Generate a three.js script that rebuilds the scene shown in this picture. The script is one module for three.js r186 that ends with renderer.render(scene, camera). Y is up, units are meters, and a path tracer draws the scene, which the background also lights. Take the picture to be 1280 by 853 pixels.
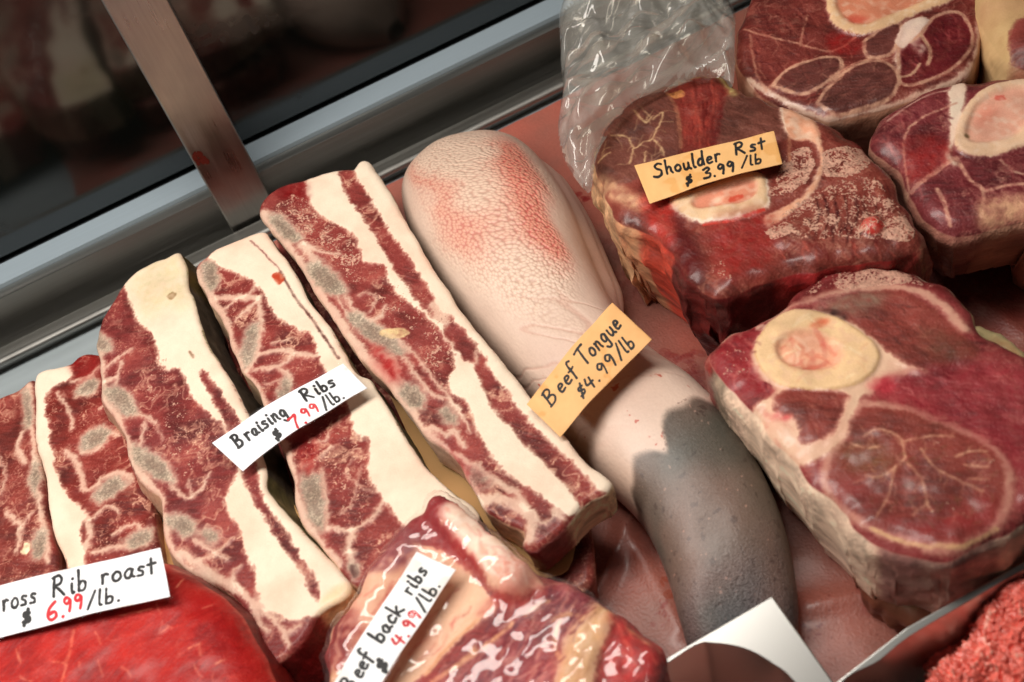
import * as THREE from 'three';
import { mergeGeometries, mergeVertices } from 'three/addons/utils/BufferGeometryUtils.js';
import { RectAreaLightUniformsLib } from 'three/addons/lights/RectAreaLightUniformsLib.js';

// ---------------------------------------------------------------- camera, light, exposure
const scene = new THREE.Scene();
const V3 = (x, y, z) => new THREE.Vector3(x, y, z);
const FOCAL = 1650, CX = 640, CY = 426.5;               // pinhole of the 1280 x 853 photograph, in its pixels
const camDown = V3(487, 1334, FOCAL).normalize();       // vanishing points: straight down, and along the counter
const camAlong = V3(13760, -7066, FOCAL); camAlong.addScaledVector(camDown, -camAlong.dot(camDown)).normalize();
const camUp = camDown.clone().negate();
const camFront = new THREE.Vector3().crossVectors(camAlong, camUp);
const toWorld = (v) => V3(camAlong.dot(v), camUp.dot(v), camFront.dot(v));
const camForward = toWorld(V3(0, 0, 1));
const CAM = camForward.clone().multiplyScalar(-0.98);
const camera = new THREE.PerspectiveCamera(2 * Math.atan(CY / FOCAL) * 180 / Math.PI, 1280 / 853, 0.02, 20);
camera.position.copy(CAM);
camera.quaternion.setFromRotationMatrix(new THREE.Matrix4().makeBasis(toWorld(V3(1, 0, 0)), toWorld(V3(0, -1, 0)), toWorld(V3(0, 0, -1))));
camera.focus = 0.94; camera.userData.fStop = 6.5;
scene.add(camera);

const renderer = new THREE.WebGLRenderer({ antialias: true });
renderer.toneMapping = THREE.LinearToneMapping;
renderer.toneMappingExposure = 1.0;
renderer.shadowMap.enabled = true;
scene.background = new THREE.Color().setRGB(0.03, 0.029, 0.027);   // dim shop around the case
RectAreaLightUniformsLib.init();

// the case's two lamps, both above the frame: a warm tube along the front canopy, a cool one over the rear sill
function caseLamp(name, label, at, aim, w, h, color, nits) {
  const o = new THREE.Group(); o.name = name; o.position.copy(at); o.up.set(0, 0, -1); o.lookAt(aim); scene.add(o);
  o.userData = { label, category: 'lamp' };
  const housing = new THREE.Mesh(new THREE.BoxGeometry(w + 0.06, h + 0.05, 0.03), new THREE.MeshStandardMaterial({ color: 0xb9bcbd, roughness: 0.5, metalness: 0.6 }));
  housing.name = 'lamp_housing'; housing.position.z = -0.022; o.add(housing);
  const tube = new THREE.Mesh(new THREE.BoxGeometry(w, h, 0.008), new THREE.MeshStandardMaterial({ color: 0xffffff, emissive: color, emissiveIntensity: 1.5 }));
  tube.name = 'lamp_diffuser'; o.add(tube);
  const light = new THREE.RectAreaLight(color, nits, w, h); light.name = name + '_glow'; light.up.set(0, 0, -1);
  light.position.copy(at).addScaledVector(aim.clone().sub(at).normalize(), 0.012); light.lookAt(aim);
  scene.add(light);
}
caseLamp('canopy_lamp', 'long warm tube lamp under the canopy above the meat', V3(-0.4, 0.84, 0.0), V3(-0.25, 0, 0.05), 1.3, 0.19, new THREE.Color(1, 0.945, 0.87), 14.8);
caseLamp('rear_lamp', 'slim cool tube lamp high above the rear sill of the case', V3(-0.02, 0.78, -0.44), V3(-0.02, 0, -0.2), 0.9, 0.05, new THREE.Color(0.84, 0.94, 1), 18);

// ---------------------------------------------------------------- photo pixels to places
const rayOf = (px, py) => toWorld(V3(px - CX, py - CY, FOCAL)).normalize();
function onPlane(px, py, P0, n) { const d = rayOf(px, py); return CAM.clone().addScaledVector(d, P0.clone().sub(CAM).dot(n) / d.dot(n)); }
const at = (px, py, y = 0) => onPlane(px, py, V3(0, y, 0), V3(0, 1, 0));
const atZ = (px, py, z) => onPlane(px, py, V3(0, 0, z), V3(0, 0, 1));
const MPP = 0.00057;                                     // about one photo pixel, in metres, on the counter

// ---------------------------------------------------------------- noise
function rng(seed) { let s = seed >>> 0; return () => { s = (s + 0x6d2b79f5) | 0; let t = Math.imul(s ^ (s >>> 15), 1 | s); t = (t + Math.imul(t ^ (t >>> 7), 61 | t)) ^ t; return ((t ^ (t >>> 14)) >>> 0) / 4294967296; }; }
const TAB = new Float32Array(65536); { const r = rng(7); for (let i = 0; i < 65536; i++) TAB[i] = r(); }
const PRM = new Uint16Array(512); { const r = rng(11), p = [...Array(256).keys()]; for (let i = 255; i > 0; i--) { const j = Math.floor(r() * (i + 1)); [p[i], p[j]] = [p[j], p[i]]; } for (let i = 0; i < 512; i++) PRM[i] = p[i & 255]; }
const hash2 = (x, y) => TAB[(PRM[(x & 255)] * 256 + PRM[(y + PRM[(x >> 8) & 255]) & 255]) & 65535];
function noise(x, y) {
  const ix = Math.floor(x), iy = Math.floor(y), fx = x - ix, fy = y - iy, sx = fx * fx * (3 - 2 * fx), sy = fy * fy * (3 - 2 * fy);
  const a = hash2(ix, iy), b = hash2(ix + 1, iy), c = hash2(ix, iy + 1), d = hash2(ix + 1, iy + 1);
  return a + (b - a) * sx + (c - a) * sy + (a - b - c + d) * sx * sy;
}
const fbm = (x, y, o = 4) => { let s = 0, a = 0.5, t = 0; for (let i = 0; i < o; i++) { s += a * noise(x, y); t += a; a *= 0.5; x = x * 2.03 + 17.7; y = y * 2.03 - 9.1; } return s / t; };
const W2 = [0, 0, 0];
function worley(x, y) {                                  // nearest, second nearest, id
  const ix = Math.floor(x), iy = Math.floor(y); let f1 = 9, f2 = 9, id = 0;
  for (let j = -1; j <= 1; j++) for (let i = -1; i <= 1; i++) {
    const cx = ix + i, cy = iy + j, dx = cx + hash2(cx, cy) - x, dy = cy + hash2(cx + 71, cy + 37) - y, d = dx * dx + dy * dy;
    if (d < f1) { f2 = f1; f1 = d; id = hash2(cx + 13, cy + 5); } else if (d < f2) f2 = d;
  }
  W2[0] = Math.sqrt(f1); W2[1] = Math.sqrt(f2); W2[2] = id; return W2;
}
const clamp = (x, a = 0, b = 1) => (x < a ? a : x > b ? b : x);
const sstep = (a, b, x) => { const t = clamp((x - a) / (b - a)); return t * t * (3 - 2 * t); };
const lerp = (a, b, t) => a + (b - a) * t;
const ridge = (n) => 1 - Math.abs(2 * n - 1);

// ---------------------------------------------------------------- naming helpers
const used = {};
function numbered(n) { const k = used[n] = (used[n] ?? -1) + 1; return k ? n + '_' + String(k).padStart(3, '0') : n; }
function thing(name, label, category, pos, group) {
  const o = new THREE.Group(); o.name = numbered(name); o.position.copy(pos); scene.add(o);
  o.userData = { label, category }; if (group) o.userData.group = group; return o;
}
function part(name, geo, m, parent) { const o = new THREE.Mesh(geo, m); o.name = name; o.castShadow = o.receiveShadow = true; parent.add(o); return o; }
function structure(name, geo, m, label, category) { const o = part(numbered(name), geo, m, scene); o.userData = { kind: 'structure', label, category }; return o; }
function dataTex(data, w, h, srgb) {
  const t = new THREE.DataTexture(data, w, h, THREE.RGBAFormat); t.magFilter = THREE.LinearFilter; t.minFilter = THREE.LinearMipmapLinearFilter; t.generateMipmaps = true;
  t.wrapS = t.wrapT = THREE.ClampToEdgeWrapping; if (srgb) t.colorSpace = THREE.SRGBColorSpace; t.needsUpdate = true; return t;
}
function smooth(pts, closed, per = 6) {                  // Catmull-Rom through [x, y] points
  const n = pts.length, out = [], m = closed ? n : n - 1, g = (i) => (closed ? pts[(i + n) % n] : pts[clamp(i, 0, n - 1)]);
  for (let i = 0; i < m; i++) {
    const a = g(i - 1), b = g(i), c = g(i + 1), d = g(i + 2);
    for (let k = 0; k < per; k++) { const t = k / per, t2 = t * t, t3 = t2 * t; out.push([0, 1].map((q) => 0.5 * (2 * b[q] + (c[q] - a[q]) * t + (2 * a[q] - 5 * b[q] + 4 * c[q] - d[q]) * t2 + (3 * b[q] - a[q] - 3 * c[q] + d[q]) * t3))); }
  }
  if (!closed) out.push(pts[n - 1]);
  return out;
}
const inside = (p, x, y) => { let r = false; for (let i = 0, j = p.length - 1; i < p.length; j = i++) if ((p[i][1] > y) !== (p[j][1] > y) && x < ((p[j][0] - p[i][0]) * (y - p[i][1])) / (p[j][1] - p[i][1]) + p[i][0]) r = !r; return r; };
const oval = (cx, cy, len, w, dx, dy) => { const l = Math.hypot(dx, dy), o = []; dx /= l; dy /= l; for (let k = 0; k < 12; k++) { const a = k / 12 * 2 * Math.PI, c = Math.sign(Math.cos(a)) * Math.abs(Math.cos(a)) ** 0.75 * len / 2, s = Math.sin(a) * w / 2, j = 1 + (hash2(Math.round(cx * 3) + k, Math.round(cy * 7) + k * 5) - 0.5) * 0.36; o.push([cx + (dx * c - dy * s) * j, cy + (dy * c + dx * s) * j]); } return o; };

// ---------------------------------------------------------------- a cut of meat: a slab with a traced outline, a rounded rim and sides, its face split into lean, fat and bone
// classes on the cut face: lean, fat, bone (with its marrow), other (a darker muscle); a tint is matter of another colour (blood, dried crust, yellow fat)
function cut(o) {
  const a = o.tilt?.[0] ?? 0, b = o.tilt?.[1] ?? 0, n = V3(-a, 1, -b).normalize(), U = V3(1, a, 0).normalize(), Vv = new THREE.Vector3().crossVectors(U, n);
  let mx = 0, my = 0; for (const p of o.outline) { mx += p[0] / o.outline.length; my += p[1] / o.outline.length; }
  const P0 = at(mx, my, o.H);
  const loc = (p) => { const w = onPlane(p[0], p[1], P0, n).sub(P0); return [w.dot(U), w.dot(Vv)]; };
  const rag = o.rag ?? 0.0016, out0 = smooth(o.outline.map(loc), true, 7);   // knives leave no smooth outlines
  const out = out0.map((p, i) => { const q = out0[(i + 1) % out0.length], w = out0[(i + out0.length - 1) % out0.length], dx = q[0] - w[0], dy = q[1] - w[1], l = Math.hypot(dx, dy) + 1e-9, k = (fbm(p[0] * 55 + (o.seed ?? 1) * 3.1, p[1] * 55 - (o.seed ?? 1), 3) - 0.5) * 2 * rag; return [p[0] - dy / l * k, p[1] + dx / l * k]; });
  const D = o.D, r = o.r ?? 0.006, cs = o.cell ?? 0.0013, taper = o.taper ?? 0.1, seed = o.seed ?? 1;
  const tMax = D - r + (-r + r * Math.PI / 2), pad = tMax + 3 * cs;
  let x0 = 9, x1 = -9, z0 = 9, z1 = -9; for (const p of out) { x0 = Math.min(x0, p[0]); x1 = Math.max(x1, p[0]); z0 = Math.min(z0, p[1]); z1 = Math.max(z1, p[1]); }
  x0 -= pad; x1 += pad; z0 -= pad; z1 += pad;
  const nx = Math.ceil((x1 - x0) / cs) + 1, nz = Math.ceil((z1 - z0) / cs) + 1;
  let sd = new Float32Array(nx * nz);
  { const N = out.length, ax = new Float64Array(N), ay = ax.slice(), ex = ax.slice(), ey = ax.slice(), il = ax.slice();
    for (let i = 0; i < N; i++) { const p = out[i], q = out[(i + 1) % N]; ax[i] = p[0]; ay[i] = p[1]; ex[i] = q[0] - p[0]; ey[i] = q[1] - p[1]; il[i] = 1 / (ex[i] * ex[i] + ey[i] * ey[i] + 1e-12); }
    for (let j = 0; j < nz; j++) for (let i = 0; i < nx; i++) {
      const x = x0 + i * cs, y = z0 + j * cs; let best = 9, inn = false;
      for (let k = 0; k < N; k++) {
        const px = x - ax[k], py = y - ay[k], t = clamp((px * ex[k] + py * ey[k]) * il[k]), qx = px - ex[k] * t, qy = py - ey[k] * t, dd = qx * qx + qy * qy;
        if (dd < best) best = dd;
        const y2 = ay[k] + ey[k]; if ((ay[k] > y) !== (y2 > y) && x < ex[k] * (y - ay[k]) / ey[k] + ax[k]) inn = !inn;
      }
      sd[j * nx + i] = (inn ? -1 : 1) * Math.sqrt(best);
    } }
  for (let pass = 0; pass < (o.soften ?? 3); pass++) { const s2 = sd.slice(); for (let j = 1; j < nz - 1; j++) for (let i = 1; i < nx - 1; i++) { const k = j * nx + i; s2[k] = (sd[k] * 4 + (sd[k - 1] + sd[k + 1] + sd[k - nx] + sd[k + nx]) * 2 + sd[k - nx - 1] + sd[k - nx + 1] + sd[k + nx - 1] + sd[k + nx + 1]) / 16; } sd = s2; }
  const gx = new Float32Array(nx * nz), gz = new Float32Array(nx * nz);
  for (let j = 1; j < nz - 1; j++) for (let i = 1; i < nx - 1; i++) { const k = j * nx + i, dx = sd[k + 1] - sd[k - 1], dz = sd[k + nx] - sd[k - nx], l = Math.hypot(dx, dz) + 1e-9; gx[k] = dx / l; gz[k] = dz / l; }

  // ---- masks drawn in the plane of the cut
  const ts = o.texel ?? 0.00038, tw = Math.min(2000, Math.ceil((x1 - x0) / ts)), th = Math.min(2000, Math.ceil((z1 - z0) / ts)), kx = tw / (x1 - x0), kz = th / (z1 - z0);
  const layer = () => { const c = document.createElement('canvas'); c.width = tw; c.height = th; const g = c.getContext('2d'); g.lineJoin = g.lineCap = 'round'; return g; };
  const cls = layer(), tint = layer(), side = layer(), fleck = layer(), relief = layer();
  cls.fillStyle = { fat: '#f00', other: '#00f' }[o.base] ?? '#000'; cls.fillRect(0, 0, tw, th);
  relief.fillStyle = '#808080'; relief.fillRect(0, 0, tw, th);
  const trace = (g, pts, closed) => { g.beginPath(); pts.forEach((p, i) => g[i ? 'lineTo' : 'moveTo']((p[0] - x0) * kx, (p[1] - z0) * kz)); if (closed) g.closePath(); };
  const CLS = { lean: '#000', fat: '#f00', bone: '#0f0', other: '#00f' }, partPolys = [];
  for (const q of o.marks ?? []) {
    const pts = smooth((q.poly ?? q.line).map(loc), !!q.poly, 5);
    const g = q.c ? cls : q.fleck ? fleck : q.side ? side : q.relief ? relief : tint;
    const style = q.c ? CLS[q.c] : q.fleck ? `rgba(255,255,255,${q.fleck})` : q.relief ? `rgb(${[0, 0, 0].map(() => Math.round(128 + q.relief * 16)).join()})` : `rgba(${(q.side ?? q.tint).join()})`;
    const soft = (q.blur ?? (q.side ? 3 : q.c === 'bone' ? 2.4 : 0)) >= 2 ? q.blur ?? (q.side ? 3 : 2.4) : 0;
    if (q.c && q.line) g.globalAlpha = q.a ?? 0.82;
    if (soft) g.filter = `blur(${soft * MPP * kx}px)`;
    trace(g, pts, !!q.poly);
    if (q.poly) { g.fillStyle = style; g.fill(); } else { g.strokeStyle = style; g.lineWidth = q.w * MPP * kx; g.stroke(); }
    if (q.c === 'other' && q.poly && !q.flat) { relief.filter = `blur(${4 * MPP * kx}px)`; trace(relief, pts, true); relief.fillStyle = 'rgb(152,152,152)'; relief.fill(); relief.filter = 'none'; }
    if (q.part === 'marrow_bone' || q.part === 'bone_marrow') { relief.filter = `blur(${1.6 * MPP * kx}px)`; trace(relief, pts, true); relief.fillStyle = q.part === 'marrow_bone' ? 'rgb(152,152,152)' : 'rgb(116,116,116)'; relief.fill(); relief.filter = 'none'; }
    if (q.c === 'bone') { let ax = 0, ay = 0; for (const p of pts) { ax += p[0] / pts.length; ay += p[1] / pts.length; } trace(tint, pts.map((p) => [ax + (p[0] - ax) * 0.55, ay + (p[1] - ay) * 0.55]), true); tint.fillStyle = 'rgba(122,96,82,0.4)'; tint.filter = `blur(${2.5 * MPP * kx}px)`; tint.fill(); tint.filter = 'none'; }   // porous marrow showing in the sawn bone
    if (q.part) partPolys.push({ name: q.part, pts });
    if (q.c === 'bone' && q.ring) { trace(cls, pts, true); cls.strokeStyle = '#f00'; cls.lineWidth = q.ring * MPP * kx; cls.globalAlpha = 0.45; cls.filter = `blur(${2.2 * MPP * kx}px)`; cls.stroke(); cls.globalAlpha = 1; }
    g.filter = 'none'; g.globalAlpha = 1;
  }
  for (const [g, k] of [[cls, 1.9], [tint, 0.8]]) { const c = document.createElement('canvas'); c.width = tw; c.height = th; const q = c.getContext('2d'); q.filter = `blur(${k * MPP * kx}px)`; q.drawImage(g.canvas, 0, 0); g.clearRect(0, 0, tw, th); g.drawImage(c, 0, 0); }
  const C = [cls, tint, side, fleck, relief].map((g) => g.getImageData(0, 0, tw, th).data);
  const px4 = (d, x, z) => { const i = clamp(Math.round((x - x0) * kx - 0.5), 0, tw - 1), j = clamp(Math.round((z - z0) * kz - 0.5), 0, th - 1); return (j * tw + i) * 4; };
  const gridAt = (arr, x, z) => { const fx = clamp((x - x0) / cs, 0, nx - 1.001), fz = clamp((z - z0) / cs, 0, nz - 1.001), i = fx | 0, j = fz | 0, u = fx - i, v = fz - j, k = j * nx + i; return (arr[k] * (1 - u) + arr[k + 1] * u) * (1 - v) + (arr[k + nx] * (1 - u) + arr[k + nx + 1] * u) * v; };

  // ---- the texture of flesh, fat and bone
  const color = new Uint8Array(tw * th * 4), bump = new Uint8Array(tw * th * 4);
  const brown = ([r, g, b]) => [r * 0.99 + 2, g * 1.2 + 5, b * 1.12 + 4], LE = brown(o.lean ?? [132, 46, 44]), LD = o.leanDark ?? LE.map((v) => v * 0.66), LL = o.leanPale ?? [172, 84, 74], FA = o.fat ?? [238, 217, 194], FP = o.fatPink ?? [236, 192, 168], BO = o.bone ?? [174, 154, 134], OT = o.other ?? [104, 54, 46], MA = o.marble ?? [216, 164, 138];
  const marb = o.marbling ?? 0.6, warp = o.warp ?? 0.001, fd = o.fibre ?? 0.6, fc = Math.cos(fd), fs = Math.sin(fd), ox = seed * 13.7, fleckC = o.fleckColor ?? [206, 160, 138], ragged = o.ragged ?? 1;
  const n0 = (X, Z) => 0.6 * noise(X * 330 + 17, Z * 330) + 0.4 * noise(X * 1200, Z * 1200 + 23);
  for (let j = 0; j < th; j++) for (let i = 0; i < tw; i++) {
    const x = x0 + (i + 0.5) / kx, z = z0 + (j + 0.5) / kz, k4 = (j * tw + i) * 4, d = gridAt(sd, x, z);
    if (d > tMax + 2 * cs) { color[k4] = 120; color[k4 + 1] = 60; color[k4 + 2] = 50; color[k4 + 3] = 255; bump[k4] = bump[k4 + 1] = bump[k4 + 2] = 128; bump[k4 + 3] = 255; continue; }
    const X = x + ox, Z = z + seed * 5.3;
    const wa = noise(X * 190, Z * 190) - 0.5, wb = noise(X * 190 + 40, Z * 190 + 9) - 0.5, wc = noise(X * 620, Z * 620) - 0.5, wd = noise(X * 620 + 7, Z * 620 + 31) - 0.5;
    let qx = x + (wa * 1.3 + wc * 0.9) * warp * 2 * ragged, qz = z + (wb * 1.3 + wd * 0.9) * warp * 2 * ragged, onSide = 0;
    if (d > -0.0006) { const nxg = gridAt(gx, x, z), nzg = gridAt(gz, x, z), back = d + 0.0014; qx -= nxg * back; qz -= nzg * back; onSide = sstep(-0.0005, 0.001, d); }
    const s = px4(null, qx, qz), sT = px4(null, qx - (wa * 1.3 + wc * 0.9) * warp * 1.3 * ragged, qz - (wb * 1.3 + wd * 0.9) * warp * 1.3 * ragged);
    const c0 = C[0], lw = 1 + (n0(X, Z) - 0.5) * 0.5; let fat = c0[s] / 255, bone = c0[s + 1] / 255, oth = c0[s + 2] / 255;
    const seamy = fat > 0.03 && fat < 0.9 ? 1 - Math.abs(fat - 0.5) * 1.4 : 0; fat = clamp(fat * lerp(lw, 1.04, sstep(0.6, 0.92, fat)));
    // lean: fibres, patches, marbling
    const n1 = fbm(X * 55, Z * 55, 3), n2 = noise((X * fc + Z * fs) * 120, (-X * fs + Z * fc) * 620), n3 = noise(X * 900, Z * 900), n4 = noise(X * 1900 + 3, Z * 1900);
    let m = fat > 0.97 || marb === 0 ? 0 : sstep(0.74, 0.99, ridge(fbm(X * 105 + wa * 1.1 + 5, Z * 105 + wb * 1.1, 3))) * sstep(0.42, 0.66, noise(X * 42 + 11, Z * 42)) + 0.7 * sstep(0.74, 0.99, ridge(noise(X * 260 + wc + 2, Z * 230 + wd))) * sstep(0.45, 0.75, noise(X * 70 + 3, Z * 70 + 8)) + 0.55 * sstep(0.7, 0.9, n3) * sstep(0.5, 0.8, noise(X * 120 + 9, Z * 120));
    m = clamp(m * marb * 1.0) * (0.55 + 0.5 * n3);
    const dk = clamp((0.52 - n1) * 2.3 + (n2 - 0.5) * 0.7), pl = clamp((n1 - 0.52) * 2.0 + (n3 - 0.5) * 0.35 + (n2 - 0.55) * 0.35) * (0.5 + marb * 0.6);
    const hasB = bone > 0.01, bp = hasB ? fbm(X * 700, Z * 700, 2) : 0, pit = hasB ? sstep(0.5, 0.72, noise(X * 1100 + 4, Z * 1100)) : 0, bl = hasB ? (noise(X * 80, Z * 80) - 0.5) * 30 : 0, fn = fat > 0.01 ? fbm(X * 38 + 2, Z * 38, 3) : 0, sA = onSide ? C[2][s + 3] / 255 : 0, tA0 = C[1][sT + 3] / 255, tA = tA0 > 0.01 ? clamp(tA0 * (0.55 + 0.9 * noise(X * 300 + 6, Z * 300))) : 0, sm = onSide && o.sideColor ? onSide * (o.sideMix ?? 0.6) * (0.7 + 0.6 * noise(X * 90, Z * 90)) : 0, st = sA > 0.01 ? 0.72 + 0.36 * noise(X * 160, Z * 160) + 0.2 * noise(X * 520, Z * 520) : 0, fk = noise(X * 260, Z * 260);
    const boneRim = bone > 0.02 && bone < 0.93 ? 1 - bone : 0, spot = C[3][s + 3] / 255;
    const fl = spot > 0.02 ? sstep(1 - spot * 0.75, 1.06 - spot * 0.62, 0.4 * noise(X * 520 + wc * 2 + 1, Z * 520 + wd * 2) + 0.35 * noise(X * 1250, Z * 1250 + 5) + 0.25 * noise(X * 180, Z * 180 + 15)) * sstep(0.05, 0.3, spot) : 0;
    for (let c = 0; c < 3; c++) {
      let le = lerp(lerp(LE[c], LD[c], dk), LL[c], pl); le = lerp(le, MA[c], m); le += (n4 - 0.5) * 16;
      let fa = lerp(FA[c], FP[c], clamp((fn - 0.42) * 2.2) * 0.75) + (fk - 0.5) * 5 + (n4 - 0.5) * 7; fa = lerp(fa, FP[c] * 0.93, clamp(seamy));
      let bo = lerp(lerp(BO[c] * 0.86, BO[c] * 1.16 + 6, clamp((bp - 0.3) * 1.8)), BO[c] * 0.74, pit * 0.6) + bl; bo = lerp(bo, FA[c] * 0.86, boneRim * 0.55);
      let ot = lerp(lerp(OT[c], OT[c] * 0.72, dk), OT[c] * 1.25 + 12, pl * 0.8); ot = lerp(ot, MA[c] * 0.9, m * 0.35) + (n4 - 0.5) * 12;
      let v = le * clamp(1 - fat - bone - oth) + fa * fat + bo * bone + ot * oth;
      if (tA) v = lerp(v, C[1][sT + c] * (0.86 + 0.28 * n1) + (n4 - 0.5) * 12, tA);
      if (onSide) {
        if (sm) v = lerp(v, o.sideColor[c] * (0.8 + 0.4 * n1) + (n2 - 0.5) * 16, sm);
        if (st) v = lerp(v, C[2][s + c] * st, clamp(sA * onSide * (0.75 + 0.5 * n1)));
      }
      v = lerp(v, fleckC[c] * (0.85 + 0.3 * n3), fl * 0.9);
      color[k4 + c] = clamp(v, 3, 250);
    }
    color[k4 + 3] = 255;
    const hgt = 0.42 + fat * 0.16 + bone * (0.04 - 0.1 * pit) + (n1 - 0.5) * 0.22 + (n2 - 0.5) * 0.12 * (1 - fat) + (n3 - 0.5) * (0.16 - 0.12 * fat) + (fk - 0.5) * (0.1 - 0.06 * fat) + m * 0.07 + fl * 0.22 + (n4 - 0.5) * 0.05 + onSide * (fbm(X * 60, Z * 60, 2) - 0.5) * 0.4;
    bump[k4] = bump[k4 + 1] = bump[k4 + 2] = clamp(hgt) * 255; bump[k4 + 3] = 255;
  }
  const map = dataTex(color, tw, th, true), bmp = dataTex(bump, tw, th, false);

  // ---- the folded grid
  const pos = new Float32Array(nx * nz * 3), uv = new Float32Array(nx * nz * 2), base = P0.clone(); base.y = o.H - D; const amp = o.lumps ?? 0.0014, sideAmp = o.sideLumps ?? 0.0022;
  for (let j = 0; j < nz; j++) for (let i = 0; i < nx; i++) {
    const k = j * nx + i, x = x0 + i * cs, z = z0 + j * cs, d = sd[k];
    let hx, drop, ph;
    if (d < -r) { hx = d; drop = 0; ph = 0; } else if (d < -r + r * Math.PI / 2) { ph = (d + r) / r; hx = -r + r * Math.sin(ph); drop = r * (1 - Math.cos(ph)); } else { ph = Math.PI / 2; drop = r + d - (-r + r * Math.PI / 2); hx = -taper * (drop - r); }
    if (o.bulge && drop > 0) hx += o.bulge * Math.sin(Math.PI * clamp(drop / D));
    const s4 = px4(null, x, z), f = C[0][s4] / 255, bo = C[0][s4 + 1] / 255, rel = (C[4][s4] - 128) / 16 * 0.001;
    const top = Math.cos(ph), lump = (fbm((x + ox) * 28, (z + seed) * 28, 3) - 0.5) * 2 * lerp(sideAmp, amp, top) + (fbm((x + ox) * 95, (z - seed) * 95, 2) - 0.5) * amp * 0.7 + (f * 0.0007 - bo * 0.0004) * top + rel * clamp(-d / 0.004) ;
    const fold = (hx - d) * (d < -r ? 0 : 1);
    const lx = x + gx[k] * fold + gx[k] * Math.sin(ph) * lump, lz = z + gz[k] * fold + gz[k] * Math.sin(ph) * lump, ly = -drop + top * lump + (o.crown ?? 0) * (sstep(0, o.crownW ?? 0.06, -d));
    const bend = o.bend ? o.bend(lx, lz) : 0;
    pos[k * 3] = P0.x + U.x * lx + Vv.x * lz + n.x * (ly + bend) - base.x; pos[k * 3 + 1] = P0.y + U.y * lx + Vv.y * lz + n.y * (ly + bend) - base.y; pos[k * 3 + 2] = P0.z + U.z * lx + Vv.z * lz + n.z * (ly + bend) - base.z;
    uv[k * 2] = (x - x0) / (x1 - x0); uv[k * 2 + 1] = (z - z0) / (z1 - z0);
  }
  const tri = [], owner = [];
  const who = (x, z) => { for (let q = partPolys.length - 1; q >= 0; q--) if (inside(partPolys[q].pts, x, z)) return q; return -1; };
  for (let j = 0; j < nz - 1; j++) for (let i = 0; i < nx - 1; i++) {
    const k = j * nx + i; if (Math.max(sd[k], sd[k + 1], sd[k + nx], sd[k + nx + 1]) > tMax) continue;
    let w = -1;
    if (partPolys.length) { let x = x0 + (i + 0.5) * cs, z = z0 + (j + 0.5) * cs; const d = sd[k]; if (d > -0.0006) { x -= gx[k] * (d + 0.0014); z -= gz[k] * (d + 0.0014); } w = who(x, z); }
    tri.push(k, k + nx, k + 1, k + 1, k + nx, k + nx + 1); owner.push(w, w);
  }
  const full = new THREE.BufferGeometry(); full.setAttribute('position', new THREE.BufferAttribute(pos, 3)); full.setIndex(tri); full.computeVertexNormals();
  const nor = full.attributes.normal.array;
  const root = thing(o.name, o.label, o.category, base, o.group);
  const bs = o.bumpScale ?? 0.0016, wet = o.wet ?? 0.14;
  const mat = (rough, coat) => new THREE.MeshPhysicalMaterial({ map, bumpMap: bmp, bumpScale: bs, roughness: rough, clearcoat: coat, clearcoatRoughness: o.coatRough ?? 0.22, specularIntensity: o.spec ?? 0.36 });
  const mats = { lean: mat(o.rough ?? 0.46, wet), fat: mat((o.rough ?? 0.46) + 0.06, wet * 0.6), bone: mat(0.62, 0.05) };
  const names = [...new Set(partPolys.map((p, i) => i))];
  let lastBone;                                          // its marrow is a piece of the bone
  const emit = (w, name, m) => {
    const mapv = new Int32Array(nx * nz).fill(-1), idx = [], P = [], N = [], T = [];
    for (let t = 0; t < owner.length; t++) if (owner[t] === w) for (let e = 0; e < 3; e++) { const v = tri[t * 3 + e]; if (mapv[v] < 0) { mapv[v] = P.length / 3; P.push(pos[v * 3], pos[v * 3 + 1], pos[v * 3 + 2]); N.push(nor[v * 3], nor[v * 3 + 1], nor[v * 3 + 2]); T.push(uv[v * 2], uv[v * 2 + 1]); } idx.push(mapv[v]); }
    if (!idx.length) return;
    const g = new THREE.BufferGeometry(); g.setAttribute('position', new THREE.Float32BufferAttribute(P, 3)); g.setAttribute('normal', new THREE.Float32BufferAttribute(N, 3)); g.setAttribute('uv', new THREE.Float32BufferAttribute(T, 2)); g.setIndex(idx);
    const mesh = part(name, g, m, name === 'bone_marrow' && lastBone ? lastBone : root); if (name === 'marrow_bone') lastBone = mesh;
  };
  emit(-1, o.bodyName ?? 'lean_meat', mats[o.base === 'fat' ? 'fat' : 'lean']);
  names.forEach((w) => { const nm = partPolys[w].name; emit(w, nm, /bone/.test(nm) ? mats.bone : /fat|seam|rim/.test(nm) ? mats.fat : mats.lean); });
  if (o.wrap) {                                          // cling film over the cut, lifted and creased
    const wp = smooth(o.wrap.map(loc), true, 5), Q = [], idx = [], mv = new Int32Array(nx * nz).fill(-1), wm = new THREE.MeshPhysicalMaterial({ color: 0xffffff, transmission: 0.98, thickness: 0, roughness: 0.07, ior: 1.45, side: THREE.DoubleSide });
    const vtx = (v) => { if (mv[v] < 0) { const x = x0 + (v % nx) * cs, z = z0 + Math.floor(v / nx) * cs, q = fbm(x * 26 + seed, z * 26, 2), cr = ridge(noise(x * 60 + q * 4, z * 22 - q * 3)), c2 = ridge(noise(x * 24 - q * 5 + 8, z * 70 + q * 5)), wk = o.crease ?? 1, h = 0.0012 + (0.0022 * cr ** 3 + 0.0016 * c2 ** 4) * wk + 0.0014 * q; mv[v] = Q.length / 3; Q.push(pos[v * 3] + nor[v * 3] * h, pos[v * 3 + 1] + nor[v * 3 + 1] * h, pos[v * 3 + 2] + nor[v * 3 + 2] * h); } return mv[v]; };
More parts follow.
